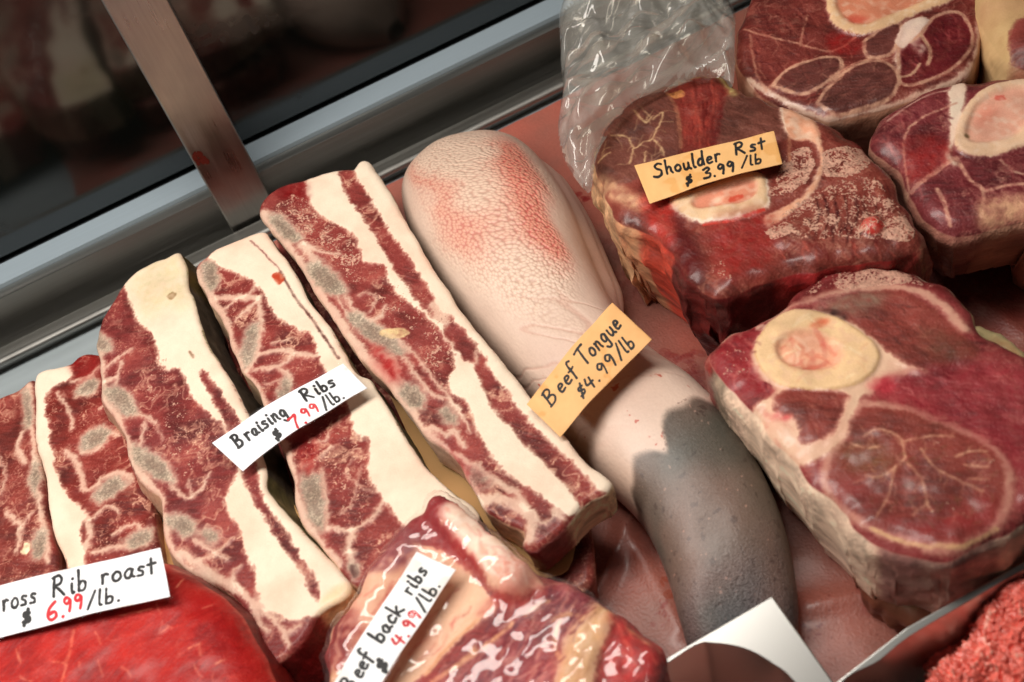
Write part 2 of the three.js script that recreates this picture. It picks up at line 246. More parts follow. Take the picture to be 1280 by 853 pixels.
    for (let t = 0; t < tri.length; t += 3) { const v = tri[t]; if (sd[v] < tMax * 0.55 && inside(wp, x0 + (v % nx) * cs, z0 + Math.floor(v / nx) * cs)) idx.push(vtx(tri[t]), vtx(tri[t + 1]), vtx(tri[t + 2])); }
    const g = new THREE.BufferGeometry(); g.setAttribute('position', new THREE.Float32BufferAttribute(Q, 3)); g.setIndex(idx); g.computeVertexNormals(); part('plastic_wrap', g, wm, root);
  }
  return root;
}

// thin white veins with their side twigs, and the grain of a muscle as short strokes inside an outline
function veins(lines, seed, col = [212, 152, 124, 0.75], w = 2.4) {
  const r = rng(seed), out = [];
  for (const l of lines) {
    out.push({ tint: col, line: l.map(([x, y]) => [x + (r() - 0.5) * 3, y + (r() - 0.5) * 3]), w, blur: 0.7 });
    for (let k = 0; k < l.length - 1; k++) for (let e = 0; e < 2; e++) {
      const t = r(), x = lerp(l[k][0], l[k + 1][0], t), y = lerp(l[k][1], l[k + 1][1], t), a = Math.atan2(l[k + 1][1] - l[k][1], l[k + 1][0] - l[k][0]) + (r() < 0.5 ? -1 : 1) * (0.5 + r() * 0.7), n = 6 + r() * 16;
      out.push({ tint: [...col.slice(0, 3), col[3] * 0.7], line: [[x, y], [x + Math.cos(a) * n * 0.5 + (r() - 0.5) * 4, y + Math.sin(a) * n * 0.5 + (r() - 0.5) * 4], [x + Math.cos(a + 0.3) * n, y + Math.sin(a + 0.3) * n]], w: w * 0.45, blur: 0.5 });
    }
  }
  return out;
}
function grain(poly, n, ang, len, cols, w, seed, spread = 0.5) {
  const r = rng(seed), out = []; let x0 = 1e9, x1 = -1e9, y0 = 1e9, y1 = -1e9; for (const [x, y] of poly) { x0 = Math.min(x0, x); x1 = Math.max(x1, x); y0 = Math.min(y0, y); y1 = Math.max(y1, y); }
  for (let k = 0, g = 0; k < n && g < n * 20; g++) { const x = lerp(x0, x1, r()), y = lerp(y0, y1, r()); if (!inside(poly, x, y)) continue; k++; const a = ang + (r() - 0.5) * spread, l = len * (0.4 + r() * 0.9), b = (r() - 0.5) * l * 0.3; out.push({ tint: cols[Math.floor(r() * cols.length)], line: [[x - Math.cos(a) * l / 2, y - Math.sin(a) * l / 2], [x - Math.sin(a) * b, y + Math.cos(a) * b], [x + Math.cos(a) * l / 2, y + Math.sin(a) * l / 2]], w: w * (0.5 + r()), blur: 0.6 }); }
  return out;
}

// ---------------------------------------------------------------- the case: deck, rear rail, sill, glass and post
const steelTex = (() => {                                // brushed steel: fine streaks and smudges, no light in it
  const w = 1024, h = 256, d = new Uint8Array(w * h * 4), ro = new Uint8Array(w * h * 4);
  for (let j = 0; j < h; j++) for (let i = 0; i < w; i++) { const k = (j * w + i) * 4, s = noise(i * 0.012, j * 0.9), t = noise(i * 0.05 + 9, j * 1.7), f = fbm(i * 0.012, j * 0.03, 4); const v = 196 + (s - 0.5) * 12 + (t - 0.5) * 9; d[k] = v; d[k + 1] = v; d[k + 2] = v * 0.985; d[k + 3] = 255; const r = 150 + (f - 0.5) * 130 + (s - 0.5) * 40; ro[k] = ro[k + 1] = ro[k + 2] = clamp(r, 40, 255); ro[k + 3] = 255; }
  const a = dataTex(d, w, h, true), b = dataTex(ro, w, h, false); for (const t of [a, b]) t.wrapS = t.wrapT = THREE.RepeatWrapping; return [a, b];
})();
const steel = (rough, tintC = 0xffffff) => new THREE.MeshStandardMaterial({ color: tintC, map: steelTex[0], roughnessMap: steelTex[1], roughness: rough, metalness: 1 });
const box = (x0, x1, y0, y1, z0, z1) => { const g = new THREE.BoxGeometry(x1 - x0, y1 - y0, z1 - z0); g.translate((x0 + x1) / 2, (y0 + y1) / 2, (z0 + z1) / 2); return g; };
const deckM = new THREE.MeshStandardMaterial({ color: 0xd6e2ea, map: steelTex[0], roughnessMap: steelTex[1], roughness: 0.6, metalness: 0.2 });
structure('case_deck', box(-1.1, 1.1, -0.03, -0.003, -0.232, 0.8), deckM, 'pale steel deck of the display case under the meat', 'deck');

const rear = thing('case_rear_frame', 'steel rear rail and bright sill with glass doors and post behind the meat', 'case frame', V3(0, 0, -0.26));
const R = (name, m, ...b) => { const g = box(...b); g.translate(0, 0, 0.26); return part(name, g, m, rear); };
// rounded nosing of the deck's back lip
const nosing = new THREE.CylinderGeometry(0.0035, 0.0035, 2.2, 12); nosing.rotateZ(Math.PI / 2); nosing.translate(0, 0.009, 0.26 - 0.222); part('lip_nosing', nosing, steel(0.95, 0xc6c4c1), rear);
R('lip', steel(0.75, 0xc6c4c1), -1.1, 1.1, -0.03, 0.008, -0.24, -0.2255);
R('drain_channel', steel(0.8, 0xc6c4c1), -1.1, 1.1, -0.04, -0.02, -0.262, -0.2405);
R('riser', steel(0.8, 0xc6c4c1), -1.1, 1.1, -0.03, 0.04, -0.268, -0.257);
const sillG = box(-1.1, 1.1, 0.034, 0.044, -0.293, -0.2685); sillG.translate(0, 0, 0.26);
const sillM = new THREE.MeshStandardMaterial({ color: 0xd2e4f4, map: steelTex[0], roughness: 0.5, metalness: 0.3 });
part('sill', sillG, sillM, rear);
R('glass_channel', new THREE.MeshStandardMaterial({ color: 0x15171a, roughness: 0.5 }), -1.1, 1.1, 0.03, 0.041, -0.312, -0.2935);
R('glass_bead', steel(0.45, 0xb8c4c8), -1.1, 1.1, 0.041, 0.052, -0.3075, -0.303);
// glass doors, with the dried wipe marks on them
const smear = (() => {
  const w = 1024, h = 512, d = new Uint8Array(w * h * 4);
  for (let j = 0; j < h; j++) for (let i = 0; i < w; i++) { const k = (j * w + i) * 4, x = i / w, y = j / h; const s = fbm(x * 9 + y * 22, y * 5 - x * 3, 4), g = noise(i * 0.33, j * 0.33); let v = 26 + 60 * sstep(0.52, 0.8, s) * (0.5 + g) + 60 * sstep(0.86, 0.95, noise(i * 0.11, j * 0.11)) * sstep(0.5, 0.8, s); d[k] = d[k + 1] = d[k + 2] = clamp(v, 0, 255); d[k + 3] = 255; }
  const t = dataTex(d, w, h, false); t.wrapS = t.wrapT = THREE.RepeatWrapping; return t;
})();
const smudge = (() => {                                  // dried wipe marks and fat specks left on the panes
  const w = 1024, h = 512, d = new Uint8Array(w * h * 4);
  for (let j = 0; j < h; j++) for (let i = 0; i < w; i++) { const k = (j * w + i) * 4, x = i / w, y = j / h, s = fbm(x * 26 - y * 9, y * 7 + x * 3 + 4, 4), g = noise(i * 0.5, j * 0.5), p = sstep(0.5, 0.68, fbm(x * 12 + 3, y * 6, 3)); const v = 9 + 52 * sstep(0.5, 0.8, s) * p * (0.35 + g); d[k] = v; d[k + 1] = v + 4; d[k + 2] = v + 2; d[k + 3] = 255; }
  const t = dataTex(d, w, h, true); t.wrapS = t.wrapT = THREE.RepeatWrapping; return t;
})();
const glassM = new THREE.MeshPhysicalMaterial({ map: smudge, roughness: 1, roughnessMap: smear, metalness: 0, ior: 1.75, specularIntensity: 1 });
const P = { l0: atZ(125, 0, -0.244), l1: atZ(285, 280, -0.244), r0: atZ(212, 0, -0.244), r1: atZ(336, 245, -0.244) };
const postL = (P.l0.x + P.l1.x) / 2, postR = (P.r0.x + P.r1.x) / 2;
R('glass_door', glassM, -1.1, (postL + postR) / 2 - 0.004, 0.046, 0.9, -0.3025, -0.297);
R('glass_door', glassM, (postL + postR) / 2 + 0.004, 1.1, 0.046, 0.9, -0.3025, -0.297);
{ // post: folded steel with soft corners, the blood smear on its face
  const s = new THREE.Shape(), w = (postR - postL) / 2, q = 0.0025; s.moveTo(-w + q, 0); s.lineTo(w - q, 0); s.quadraticCurveTo(w, 0, w, -q); s.lineTo(w, -0.034); s.lineTo(-w, -0.034); s.lineTo(-w, -q); s.quadraticCurveTo(-w, 0, -w + q, 0);
  const g = new THREE.ExtrudeGeometry(s, { depth: 0.95, bevelEnabled: false, curveSegments: 6 }); g.rotateX(-Math.PI / 2); g.translate((postL + postR) / 2, 0.0005, 0.26 - 0.244);
  // the shape lay in x/-z: after turning, its face looks to the front
  const pos = g.attributes.position; for (let i = 0; i < pos.count; i++) { const zz = pos.getZ(i) - (0.26 - 0.244); pos.setZ(i, (0.26 - 0.244) - zz); } g.index || 0; const ix = []; for (let i = 0; i < pos.count; i += 3) ix.push(i, i + 2, i + 1); g.setIndex(ix); g.computeVertexNormals();
  const uvA = g.attributes.uv; for (let i = 0; i < pos.count; i++) uvA.setXY(i, pos.getY(i) * 2.2, pos.getX(i) * 6);
  part('post', g, steel(0.62, 0xcdc9c6), rear);
  const r = rng(5), drop = []; const base = atZ(248, 198, -0.2437);
  for (let k = 0; k < 16; k++) { const c = new THREE.CircleGeometry(0.0008 + 0.0016 * r(), 9); c.scale(1, 1.3 + r(), 1); c.translate(base.x + (r() - 0.5) * 0.009, base.y + (r() - 0.5) * 0.012, -0.2437 + 0.26 + k * 2e-5); drop.push(c); }
  part('blood_smear', mergeGeometries(drop), new THREE.MeshStandardMaterial({ color: 0x5e1a10, roughness: 0.4 }), rear);
}

// ---------------------------------------------------------------- pink butcher paper under the meat
{
  const x0 = at(158, 430).x, x1 = 0.62, z0 = -0.216, z1 = 0.5, nx = 300, nz = 240, pos = [], uv = [], idx = [];
  const creases = [[at(800, 630), at(740, 760), 0.004, 0.012], [at(770, 640), at(850, 790), 0.003, 0.01], [at(1010, 760), at(1110, 740), 0.003, 0.012], [at(1160, 330), at(1280, 420), 0.003, 0.014]];
  for (let j = 0; j <= nz; j++) for (let i = 0; i <= nx; i++) {
    const x = lerp(x0, x1, i / nx) + (i === 0 ? (noise(j * 0.2, 4) - 0.5) * 0.004 : 0), z = lerp(z0, z1, j / nz);
    let y = 0.0005 + 0.0035 * Math.max(0, fbm(x * 16, z * 16, 3) - 0.42) + 0.0008 * ridge(noise(x * 40 + 3, z * 40));
    for (const [a, b, h, w] of creases) { const dx = b.x - a.x, dz = b.z - a.z, t = clamp(((x - a.x) * dx + (z - a.z) * dz) / (dx * dx + dz * dz)), dd = Math.hypot(x - a.x - dx * t, z - a.z - dz * t); y += h * Math.max(0, 1 - dd / w) ** 1.4; }
    pos.push(x, y, z); uv.push(i / nx, j / nz);
  }
  for (let j = 0; j < nz; j++) for (let i = 0; i < nx; i++) { const k = j * (nx + 1) + i; idx.push(k, k + nx + 1, k + 1, k + 1, k + nx + 1, k + nx + 2); }
  const g = new THREE.BufferGeometry(); g.setAttribute('position', new THREE.Float32BufferAttribute(pos, 3)); g.setAttribute('uv', new THREE.Float32BufferAttribute(uv, 2)); g.setIndex(idx); g.computeVertexNormals();
  const tw = 1800, th = 1400, c = document.createElement('canvas'); c.width = tw; c.height = th; const q = c.getContext('2d'); q.fillStyle = 'rgb(160,94,80)'; q.fillRect(0, 0, tw, th);
  const tp = (px, py) => { const w = at(px, py); return [(w.x - x0) / (x1 - x0) * tw, (w.z - z0) / (z1 - z0) * th]; };
  const r = rng(23), blot = (px, py, n, spread, size, col) => { for (let k = 0; k < n; k++) { const [u, v] = tp(px + (r() - 0.5) * spread, py + (r() - 0.5) * spread); q.fillStyle = col; q.beginPath(); q.ellipse(u, v, size * (0.3 + r()), size * (0.3 + r()), r() * 3, 0, 7); q.fill(); } };
  blot(850, 745, 14, 44, 6, 'rgba(150,52,26,0.45)'); blot(828, 768, 14, 30, 4, 'rgba(140,40,30,0.5)'); blot(866, 700, 6, 20, 5, 'rgba(190,100,50,0.4)'); blot(1015, 790, 12, 24, 3, 'rgba(120,24,20,0.6)'); blot(1060, 780, 26, 90, 1.4, 'rgba(110,44,36,0.5)'); blot(720, 250, 10, 30, 6, 'rgba(120,20,20,0.5)'); blot(1200, 330, 20, 90, 14, 'rgba(140,40,34,0.3)'); blot(1230, 380, 16, 90, 10, 'rgba(150,44,40,0.25)'); blot(1210, 350, 60, 130, 26, 'rgba(122,30,28,0.16)'); blot(760, 330, 40, 90, 14, 'rgba(110,24,22,0.2)'); blot(850, 470, 30, 60, 10, 'rgba(120,26,24,0.25)'); blot(1120, 720, 30, 90, 12, 'rgba(130,40,30,0.2)'); blot(790, 655, 10, 60, 2, 'rgba(120,30,26,0.5)');
  const im = q.getImageData(0, 0, tw, th), dd = im.data, pb = new Uint8Array(tw * th * 4);
  for (let j = 0; j < th; j++) for (let i = 0; i < tw; i++) { const k = (j * tw + i) * 4, n1 = fbm(i * 0.012, j * 0.012, 4) - 0.5, n2 = noise(i * 0.45, j * 0.45) - 0.5; for (let e = 0; e < 3; e++) dd[k + e] = clamp(dd[k + e] * (1 + n1 * 0.26 + n2 * 0.06) - (e ? 1 : 0) * n1 * 26, 0, 255); pb[k] = pb[k + 1] = pb[k + 2] = clamp(0.5 + n2 * 0.3 + n1 * 0.6) * 255; pb[k + 3] = 255; }
  const paper = part('butcher_paper', g, new THREE.MeshPhysicalMaterial({ map: dataTex(new Uint8Array(dd), tw, th, true), bumpMap: dataTex(pb, tw, th, false), bumpScale: 0.0008, roughness: 0.5, clearcoat: 0.3, clearcoatRoughness: 0.25 }), scene);
  paper.userData = { label: 'wrinkled pink butcher paper with blood spots lining the case deck', category: 'paper' };
}

// ---------------------------------------------------------------- short rib strips
const PALE = [150, 128, 96];
const bone = (cx, cy, len, w, dx, dy, ring = 5) => ({ c: 'bone', poly: oval(cx, cy, len, w, dx, dy), part: 'rib_bone', ring });
const L = (line, w, c = 'fat') => ({ c, line, w });
const ribGroup = 'braising rib strips fanned beside the rear rail';

// lower layer, mostly hidden
const low = (label, outline, seed, extra = []) => cut({ name: 'rib_strip', label, category: 'beef ribs', group: 'rib strips lying in the lower layer', H: 0.034, D: 0.033, r: 0.005, cell: 0.0022, texel: 0.0006, outline, seed, lean: [116, 36, 34], marbling: 0.8, sideColor: [150, 92, 72], sideMix: 0.35, marks: extra });
low('lower rib strip whose cut end shows under the strip next to the tongue', [[345, 300], [440, 250], [500, 290], [600, 430], [690, 575], [722, 632], [738, 655], [742, 700], [744, 728], [722, 742], [690, 728], [640, 690], [560, 600], [450, 470]], 21, [{ c: 'fat', line: [[440, 260], [560, 420], [690, 600], [725, 660]], w: 20 }, bone(722, 655, 30, 16, 0.3, 1)]);
low('lower rib strip hidden under the strip bearing the white ribs tag', [[262, 370], [330, 330], [400, 430], [470, 540], [560, 650], [520, 700], [455, 760], [400, 700], [340, 560]], 22, [{ c: 'fat', line: [[330, 345], [470, 560], [540, 650]], w: 30 }]);
low('lower rib strip under the strip with the broad white fat top', [[150, 440], [215, 380], [260, 440], [330, 600], [420, 745], [380, 800], [330, 800], [230, 700], [160, 580]], 23, [{ c: 'fat', line: [[220, 400], [300, 560], [400, 760]], w: 34 }]);

// peach interleaving paper between the layers
function sheet(name, label, pts, y, seed) {
  const o = pts.map(([x, z]) => at(x, z, y)), c = o.reduce((s, p) => s.add(p), V3(0, 0, 0)).multiplyScalar(1 / o.length), poly = smooth(o.map((p) => [p.x, p.z]), true, 3);
  const sh = new THREE.Shape(poly.map(([x, z]) => new THREE.Vector2(x - c.x, -(z - c.z)))), g = new THREE.ExtrudeGeometry(sh, { depth: 0.0004, bevelEnabled: false }); g.rotateX(-Math.PI / 2);
  const root = thing(name, label, 'paper', V3(c.x, y, c.z), 'peach sheets between the rib layers');
  part('sheet', g, new THREE.MeshPhysicalMaterial({ color: 0xe6b172, roughness: 0.75, transmission: 0.12, thickness: 0, side: THREE.DoubleSide }), root);
}
sheet('interleaf_paper', 'peach paper sheet poking out beside the broad fat topped rib strip', [[150, 470], [225, 400], [270, 460], [345, 590], [372, 640], [420, 740], [345, 800], [250, 720], [205, 712], [176, 690], [165, 600]], 0.0365, 1);
sheet('interleaf_paper', 'peach paper sheet under the rib strip next to the tongue', [[400, 340], [460, 290], [560, 400], [650, 515], [715, 620], [716, 700], [690, 722], [640, 715], [566, 640], [524, 572], [470, 460]], 0.0372, 2);

// strip next to the tongue
cut({
  name: 'rib_strip', label: 'longest rib strip, six cut bones, lying alongside the tongue', category: 'beef ribs', group: ribGroup,
  H: 0.072, D: 0.031, r: 0.0045, seed: 1, marbling: 0.75, fibre: 0.9, lean: [134, 42, 42], sideColor: [224, 190, 156], sideMix: 0.4,
  outline: [[324, 264], [340, 238], [378, 224], [432, 211], [441, 213], [451, 201], [462, 204], [480, 228], [505, 268], [530, 312], [560, 362], [600, 417], [640, 466], [690, 526], [735, 575], [766, 599], [760, 614], [736, 628], [712, 652], [690, 672], [668, 688], [650, 682], [655, 664], [628, 652], [604, 636], [584, 606], [562, 570], [532, 546], [505, 512], [482, 480], [455, 452], [432, 425], [412, 396], [392, 362], [372, 330], [346, 296]],
  marks: [
    { c: 'fat', part: 'fat_layer', poly: [[382, 226], [432, 211], [424, 218], [435, 245], [460, 281], [490, 331], [515, 366], [535, 391], [553, 406], [558, 418], [578, 448], [592, 456], [613, 501], [627, 523], [658, 556], [686, 584], [709, 610], [724, 633], [712, 645], [698, 640], [680, 625], [665, 616], [631, 591], [609, 563], [596, 537], [583, 503], [564, 492], [560, 475], [568, 455], [560, 430], [545, 410], [518, 383], [490, 361], [479, 333], [456, 330], [448, 311], [437, 291], [406, 273], [389, 257]] },
    { c: 'fat', part: 'fat_cap', poly: [[441, 214], [451, 200], [464, 202], [482, 226], [507, 266], [532, 310], [562, 360], [602, 415], [642, 464], [692, 524], [737, 573], [769, 599], [763, 616], [745, 614], [743, 607], [698, 562], [667, 534], [640, 500], [612, 462], [600, 440], [567, 400], [548, 388], [542, 372], [512, 326], [480, 280], [457, 240]] },
    { c: 'fat', line: [[541, 382], [556, 402]], w: 14 }, { fleck: 0.5, poly: [[535, 375], [550, 385], [568, 400], [558, 412], [540, 400]] },
    { c: 'fat', line: [[596, 440], [595, 456]], w: 5 },
    L([[328, 268], [350, 298], [376, 334], [398, 368], [418, 398], [440, 428], [466, 458], [495, 492], [520, 530], [552, 566], [575, 598], [602, 640]], 18),
    L([[380, 304], [402, 316], [424, 318]], 7), L([[376, 306], [396, 330]], 12), L([[432, 372], [446, 390], [470, 400], [480, 384]], 7), L([[420, 366], [440, 398], [480, 412], [520, 446], [548, 480], [580, 520]], 5), L([[446, 372], [458, 366], [470, 372], [462, 390]], 4),
    L([[505, 448], [520, 470], [540, 492], [566, 506], [590, 540]], 6), L([[470, 440], [492, 452], [500, 476]], 10), L([[540, 532], [556, 544], [566, 538], [580, 556]], 8), L([[570, 566], [590, 580], [620, 600], [648, 618], [660, 640]], 9), L([[600, 622], [640, 630], [664, 652], [660, 676]], 14), L([[668, 640], [680, 656], [692, 646]], 5), L([[690, 640], [704, 650]], 8),
    { fleck: 0.62, poly: [[345, 258], [372, 244], [404, 274], [440, 300], [450, 330], [420, 330], [390, 300], [360, 280]] }, { fleck: 0.5, poly: [[420, 320], [470, 330], [520, 384], [548, 410], [530, 420], [490, 400], [450, 372]] }, { fleck: 0.55, poly: [[520, 420], [556, 420], [568, 452], [560, 490], [545, 480], [530, 450]] },
    { tint: [120, 18, 20, 0.7], poly: [[346, 240], [378, 228], [384, 250], [360, 252]], blur: 5 }, { tint: [150, 20, 22, 0.6], poly: [[466, 430], [482, 440], [506, 470], [494, 480], [470, 455]], blur: 5 }, { tint: [150, 22, 26, 0.5], poly: [[536, 530], [556, 560], [610, 600], [600, 612], [560, 580]], blur: 6 },
    { tint: [222, 190, 140, 0.9], poly: [[474, 414], [500, 410], [512, 416], [500, 424], [482, 422]] },
    bone(355, 285, 56, 19, 0.8, 0.56), bone(409, 349, 66, 25, 0.78, 0.62), bone(472, 420, 86, 20, 0.8, 0.6), bone(515, 494, 42, 25, 0.8, 0.6), bone(560, 519, 28, 16, 0.7, 0.7), bone(598, 597, 42, 24, 0.85, 0.5),
    { side: [96, 88, 66, 0.75], line: [[470, 215], [560, 362], [640, 466], [735, 575]], w: 16 }, { side: [240, 212, 176, 1], line: [[750, 588], [768, 600], [736, 628], [716, 646]], w: 20 }, { side: [150, 66, 70, 0.7], line: [[700, 662], [668, 688], [650, 680]], w: 10 }, { side: [224, 178, 140, 0.8], line: [[655, 664], [604, 636], [570, 585]], w: 14 },
  ],
});
// strip bearing the white tag
cut({
  name: 'rib_strip', label: 'rib strip partly under the white braising ribs tag', category: 'beef ribs', group: ribGroup,
  H: 0.07, D: 0.034, r: 0.004, taper: -0.08, seed: 2, marbling: 0.9, lean: [130, 38, 38], sideColor: [190, 158, 120], sideMix: 0.6,
  outline: [[242, 337], [254, 320], [282, 304], [326, 289], [337, 297], [354, 319], [373, 348], [388, 376], [410, 404], [427, 438], [447, 463], [464, 474], [488, 509], [504, 539], [520, 562], [543, 591], [570, 618], [600, 646], [560, 672], [500, 716], [450, 732], [426, 714], [396, 678], [376, 655], [368, 631], [365, 601], [356, 568], [340, 532], [326, 504], [318, 482], [300, 463], [289, 438], [283, 415], [272, 393], [257, 373]],
  marks: [
    { c: 'fat', part: 'fat_layer', poly: [[262, 316], [326, 287], [339, 296], [356, 318], [375, 347], [390, 375], [412, 403], [429, 437], [449, 462], [466, 473], [490, 508], [506, 538], [522, 561], [545, 590], [572, 617], [602, 645], [560, 672], [505, 660], [494, 650], [484, 631], [466, 608], [458, 585], [459, 552], [442, 542], [438, 522], [420, 480], [404, 462], [396, 443], [388, 421], [365, 409], [343, 396], [325, 364], [306, 347], [278, 336]] },
    { tint: [110, 48, 46, 0.85], line: [[313, 302], [331, 318], [351, 340]], w: 2 }, { tint: [100, 62, 56, 0.85], line: [[351, 340], [368, 371], [388, 397], [424, 450]], w: 3 }, { tint: [172, 62, 38, 0.8], poly: [[340, 345], [350, 341], [356, 350], [348, 356]] },
    { side: [66, 60, 42, 1], line: [[330, 292], [388, 376], [464, 474], [520, 562], [600, 646]], w: 16 }, { tint: [110, 104, 78, 0.7], line: [[464, 474], [490, 509], [506, 540], [524, 564], [546, 593], [574, 620]], w: 5 },
    L([[244, 340], [262, 372], [280, 400], [288, 430], [300, 462], [322, 492], [345, 540], [360, 576], [368, 620], [384, 662], [420, 706]], 15),
    L([[272, 372], [300, 372], [322, 372]], 11), L([[282, 384], [312, 366], [324, 350]], 6), L([[296, 400], [318, 378]], 6), L([[322, 372], [326, 400], [322, 440], [310, 462]], 9), L([[326, 444], [352, 438], [380, 444], [398, 446]], 8), L([[340, 430], [362, 424]], 5), L([[318, 462], [346, 458], [366, 444]], 7), L([[350, 462], [362, 470], [356, 500]], 8), L([[330, 480], [348, 474]], 4),
    L([[384, 546], [402, 552], [412, 540]], 5), L([[376, 580], [398, 572], [414, 558]], 6), L([[402, 584], [408, 620], [410, 660]], 4), L([[410, 660], [440, 664], [462, 650], [480, 626]], 7), L([[440, 664], [436, 690], [446, 712]], 10), L([[424, 640], [440, 632], [446, 606]], 3), L([[446, 606], [432, 590], [440, 574]], 2.5), L([[446, 606], [470, 616]], 2.5), L([[446, 606], [452, 580]], 2.5), L([[428, 690], [446, 690]], 6),
    { fleck: 0.45, poly: [[380, 560], [440, 540], [470, 620], [450, 660], [410, 640]] },
    { tint: [150, 22, 22, 0.55], poly: [[372, 558], [384, 540], [398, 560], [384, 600]], blur: 4 },
    bone(263, 346, 42, 22, 0.1, 1, 4), bone(312, 428, 62, 20, -0.28, 0.96, 4), bone(356, 490, 46, 16, -0.05, 1, 4), bone(392, 624, 84, 26, 0.16, 1, 4), bone(443, 712, 26, 14, 0.4, 1, 3),
    { tint: [96, 62, 56, 0.7], poly: oval(443, 713, 18, 10, 0.4, 1) },
  ],
});
// strip with the broad white fat
cut({
  name: 'rib_strip', label: 'rib strip with a broad white fat top and dark membrane side', category: 'beef ribs', group: ribGroup,
  H: 0.07, D: 0.035, r: 0.005, taper: -0.22, seed: 3, marbling: 0.62, fibre: 0.5, lean: [122, 36, 38], sideColor: [176, 140, 108], sideMix: 0.5,
  outline: [[160, 346], [182, 332], [206, 321], [224, 313], [232, 330], [238, 356], [248, 384], [257, 422], [273, 449], [293, 483], [312, 526], [326, 562], [334, 590], [336, 612], [356, 638], [388, 675], [424, 708], [440, 731], [434, 746], [400, 768], [385, 792], [366, 816], [340, 832], [322, 800], [300, 760], [262, 730], [226, 712], [210, 690], [200, 656], [197, 622], [172, 602], [158, 578], [154, 545], [140, 524], [127, 502], [126, 478], [123, 452], [119, 424], [133, 386]],
  marks: [
    { c: 'fat', part: 'fat_layer', poly: [[157, 352], [204, 320], [226, 311], [234, 330], [240, 356], [250, 384], [259, 422], [275, 449], [295, 483], [314, 526], [329, 565], [336, 590], [338, 612], [358, 638], [390, 675], [426, 708], [442, 731], [436, 748], [398, 768], [365, 778], [332, 760], [319, 738], [318, 716], [303, 687], [299, 661], [285, 643], [281, 628], [289, 606], [296, 586], [290, 560], [283, 541], [277, 532], [252, 513], [243, 501], [234, 483], [222, 463], [207, 463], [198, 452], [195, 434], [188, 414], [173, 404], [162, 376]] },
    { c: 'lean', poly: [[249, 464], [257, 466], [278, 495], [298, 528], [314, 570], [322, 596], [327, 622], [340, 642], [359, 668], [377, 701], [395, 725], [397, 750], [390, 742], [379, 716], [350, 680], [329, 644], [311, 614], [304, 588], [296, 560], [278, 520], [262, 490]] },
    { tint: [110, 70, 44, 0.8], poly: [[208, 372], [214, 366], [220, 368], [215, 375]] }, { tint: [120, 84, 60, 0.7], poly: oval(240, 444, 10, 4, 0.6, 1) },
    { tint: [196, 186, 132, 0.35], poly: [[165, 345], [222, 316], [236, 360], [240, 390], [210, 380], [185, 400]], blur: 10 },
    { tint: [226, 200, 158, 0.6], poly: [[408, 740], [440, 728], [436, 746], [400, 768]], blur: 3 },
    { side: [56, 50, 44, 1], line: [[238, 340], [256, 420], [290, 483], [326, 562], [334, 600]], w: 24 }, { side: [82, 68, 34, 1], line: [[226, 313], [238, 346]], w: 22 }, { side: [84, 80, 50, 0.95], line: [[334, 600], [356, 638], [424, 708]], w: 18 }, { side: [228, 190, 142, 0.95], line: [[440, 731], [420, 756], [402, 768]], w: 14 }, { side: [116, 26, 28, 0.9], line: [[396, 775], [366, 816], [336, 828]], w: 16 },
    { tint: [104, 98, 54, 0.6], line: [[230, 318], [238, 356], [248, 384], [257, 422], [273, 449]], w: 4 },
    L([[122, 424], [126, 460], [132, 500], [148, 528], [162, 566], [178, 598], [200, 622], [206, 660], [222, 704], [262, 728]], 11),
    L([[134, 460], [150, 446], [164, 438]], 6), L([[152, 452], [146, 478]], 6), L([[130, 478], [142, 474]], 8), L([[168, 520], [186, 522], [196, 530]], 6), L([[182, 528], [176, 556]], 6), L([[196, 530], [202, 552]], 3), L([[214, 610], [240, 622], [262, 592]], 6), L([[240, 622], [236, 600]], 4), L([[244, 676], [268, 690], [286, 700]], 6), L([[250, 700], [272, 690], [290, 672]], 4), L([[226, 690], [256, 712], [300, 740], [330, 764]], 11), L([[300, 740], [290, 720], [300, 706]], 5), L([[330, 764], [352, 786], [360, 806]], 7), L([[312, 760], [334, 790]], 6), L([[362, 790], [376, 782]], 6),
    { fleck: 0.45, poly: [[180, 430], [230, 480], [260, 540], [240, 600], [190, 540]] },
    bone(127, 430, 34, 18, 0.6, 0.8), bone(150, 501, 54, 26, 0.75, 0.66), bone(191, 581, 70, 24, 0.82, 0.57), bone(227, 656, 46, 24, 0.9, 0.44), bone(262, 671, 28, 17, 0.8, 0.5),
  ],
});
